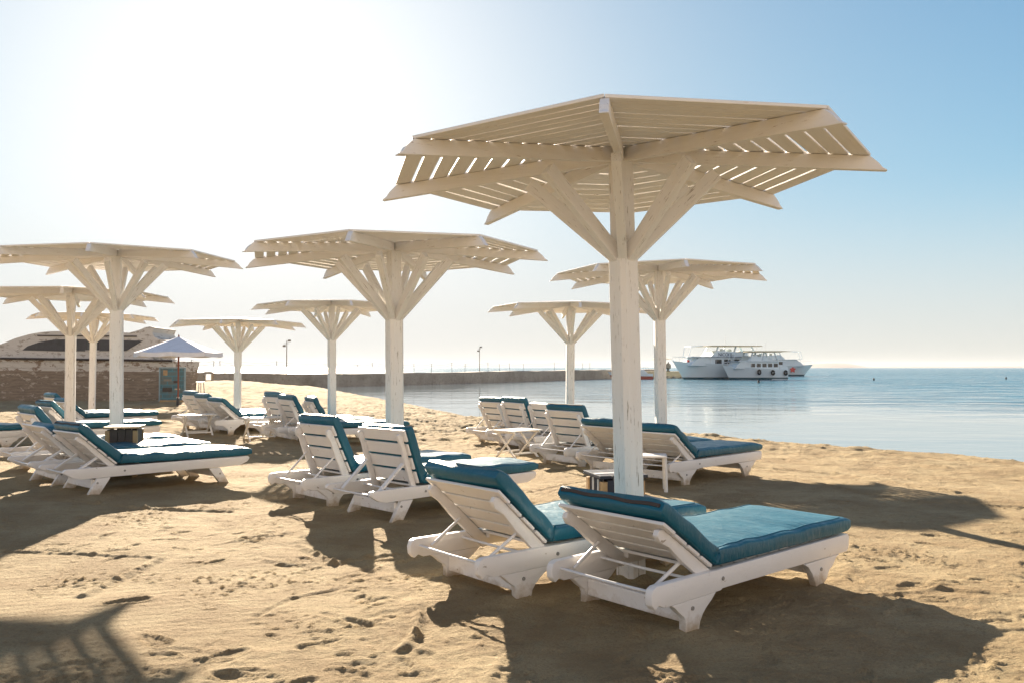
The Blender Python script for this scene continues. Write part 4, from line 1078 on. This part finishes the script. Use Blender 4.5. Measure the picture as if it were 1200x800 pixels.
for i in range(9):
    s = MB(); 
    bm_ = bmesh.new(); bmesh.ops.create_icosphere(bm_, subdivisions=2, radius=1.0)
    s.add([v.co * (1 + 0.25 * mnoise.noise(v.co * 1.7 + Vector((i * 9, 0, 0)))) for v in bm_.verts], [[v.index for v in f.verts] for f in bm_.faces]); bm_.free()
    o = s.build('rock', M['concrete'], smooth=35); o.location = (x - 3.2 + i * 1.05 + random.uniform(-.2, .2), y + 0.35 + random.uniform(-.2, .3), WATER + 0.1); k = random.uniform(0.28, 0.5); o.scale = (k * 1.3, k, k * 0.8); o.rotation_euler = (0, 0, random.uniform(0, 6))
    tag(o, 'rough brown rock at the waterline of the jetty head', 'rock', 'rocks along the jetty head')
x2, y2 = wpix(778, 443.5)
cp = empty('shade_canopy', (x2, y2 + 2.4, WATER + 1.05))
MB().tube([(0, 0, -0.05), (0, 0, 1.9)], 0.045, 8).build('pole', M['darkmetal'], cp)
MB().tube([(0, 0, 1.72), (0, 0, 1.9), (0, 0, 2.02)], [1.75, 0.9, 0.1], 12).build('canopy', M['tan'], cp, smooth=20)
tag(cp, 'round tan shade canopy on a pole on the jetty head', 'canopy')
bd = MB(); bd.tube([(0, 0, 0), (0, 0, 0.5), (0.05, 0, 1.0), (0.05, 0, 1.35)], [0.35, 0.42, 0.35, 0.12], 9); o = bd.build('covered_pile', M['skin_tan'], smooth=50); x3, y3 = wpix(786, 443.5); o.location = (x3, y3 + 2.0, WATER + 1.04)
tag(o, 'brown tarpaulin covered pile standing on the jetty head', 'pile')
x4, y4 = wpix(797, 443.6)
gg = MB(); gg.bar((-0.9, 1.0, 2.75), (1.0, 0.2, 1.2), 0.5, 0.06); o = gg.build('gangway', M['boat']); o.location = (x4, y4 + 0.6, WATER)
tag(o, 'white gangway plank slanting down beside the yacht bow', 'gangway')

# buoys, island
for i, (px, py, lab) in enumerate(((889, 448.5, 'small dark buoy floating before the tyre hung yacht'), (1024, 445.5, 'small dark buoy afloat right of the yachts'), (1179, 444.2, 'small dark buoy afloat near the right picture edge'))):
    x, y = wpix(px, py); s = MB(); s.tube([(0, 0, -0.2), (0, 0, -0.1), (0, 0, 0.12), (0, 0, 0.26), (0, 0, 0.30)], [0.06, 0.11, 0.12, 0.08, 0.03], 10)
    o = s.build('buoy', M['rubber'], smooth=60); o.location = (x, y, WATER); tag(o, lab, 'buoy', 'mooring buoys')
isl = MB(); rg = np.random.RandomState(2)
X = np.linspace(300, 2600, 140); Dist = 1700.0
prof = 1.1 + 2.2 * np.clip(fbm(X * 0.004, X * 0 + 3.3, 4), 0, 1) + 6.2 * sstep(570, 640, X) * sstep(712, 690, X) + 2.0 * sstep(470, 560, X) * sstep(760, 700, X) + 2.2 * sstep(860, 1050, X)
prof *= sstep(300, 480, X)
for i, (xx, pz) in enumerate(zip(X, prof)):
    for d, f in ((-90, -0.3), (-40, 0.55), (0, 1.0), (90, 0.9), (240, -0.4)):
        isl.v.append((xx, Dist + d, WATER - 0.2 + max(-0.5, pz * f)))
for i in range(len(X) - 1):
    for k in range(4): isl.f.append((i * 5 + k, (i + 1) * 5 + k, (i + 1) * 5 + k + 1, i * 5 + k + 1))
tag(isl.build('island_hills', M['island'], smooth=60), kind='structure')

# ------------------------------------------------------------------ sea air
hz_m = bpy.data.materials.new('sea haze'); hz_m.use_nodes = True; hn = hz_m.node_tree; hn.nodes.clear()
pv = hn.nodes.new('ShaderNodeVolumePrincipled'); pv.inputs['Color'].default_value = (0.93, 0.95, 1.0, 1); pv.inputs['Density'].default_value = 0.00009; pv.inputs['Anisotropy'].default_value = 0.2
ho = hn.nodes.new('ShaderNodeOutputMaterial'); hn.links.new(pv.outputs[0], ho.inputs['Volume'])
hb = MB().box((0, 1240, 6.0), (6400, 2700, 19.0)); tag(hb.build('haze', hz_m), kind='stuff')
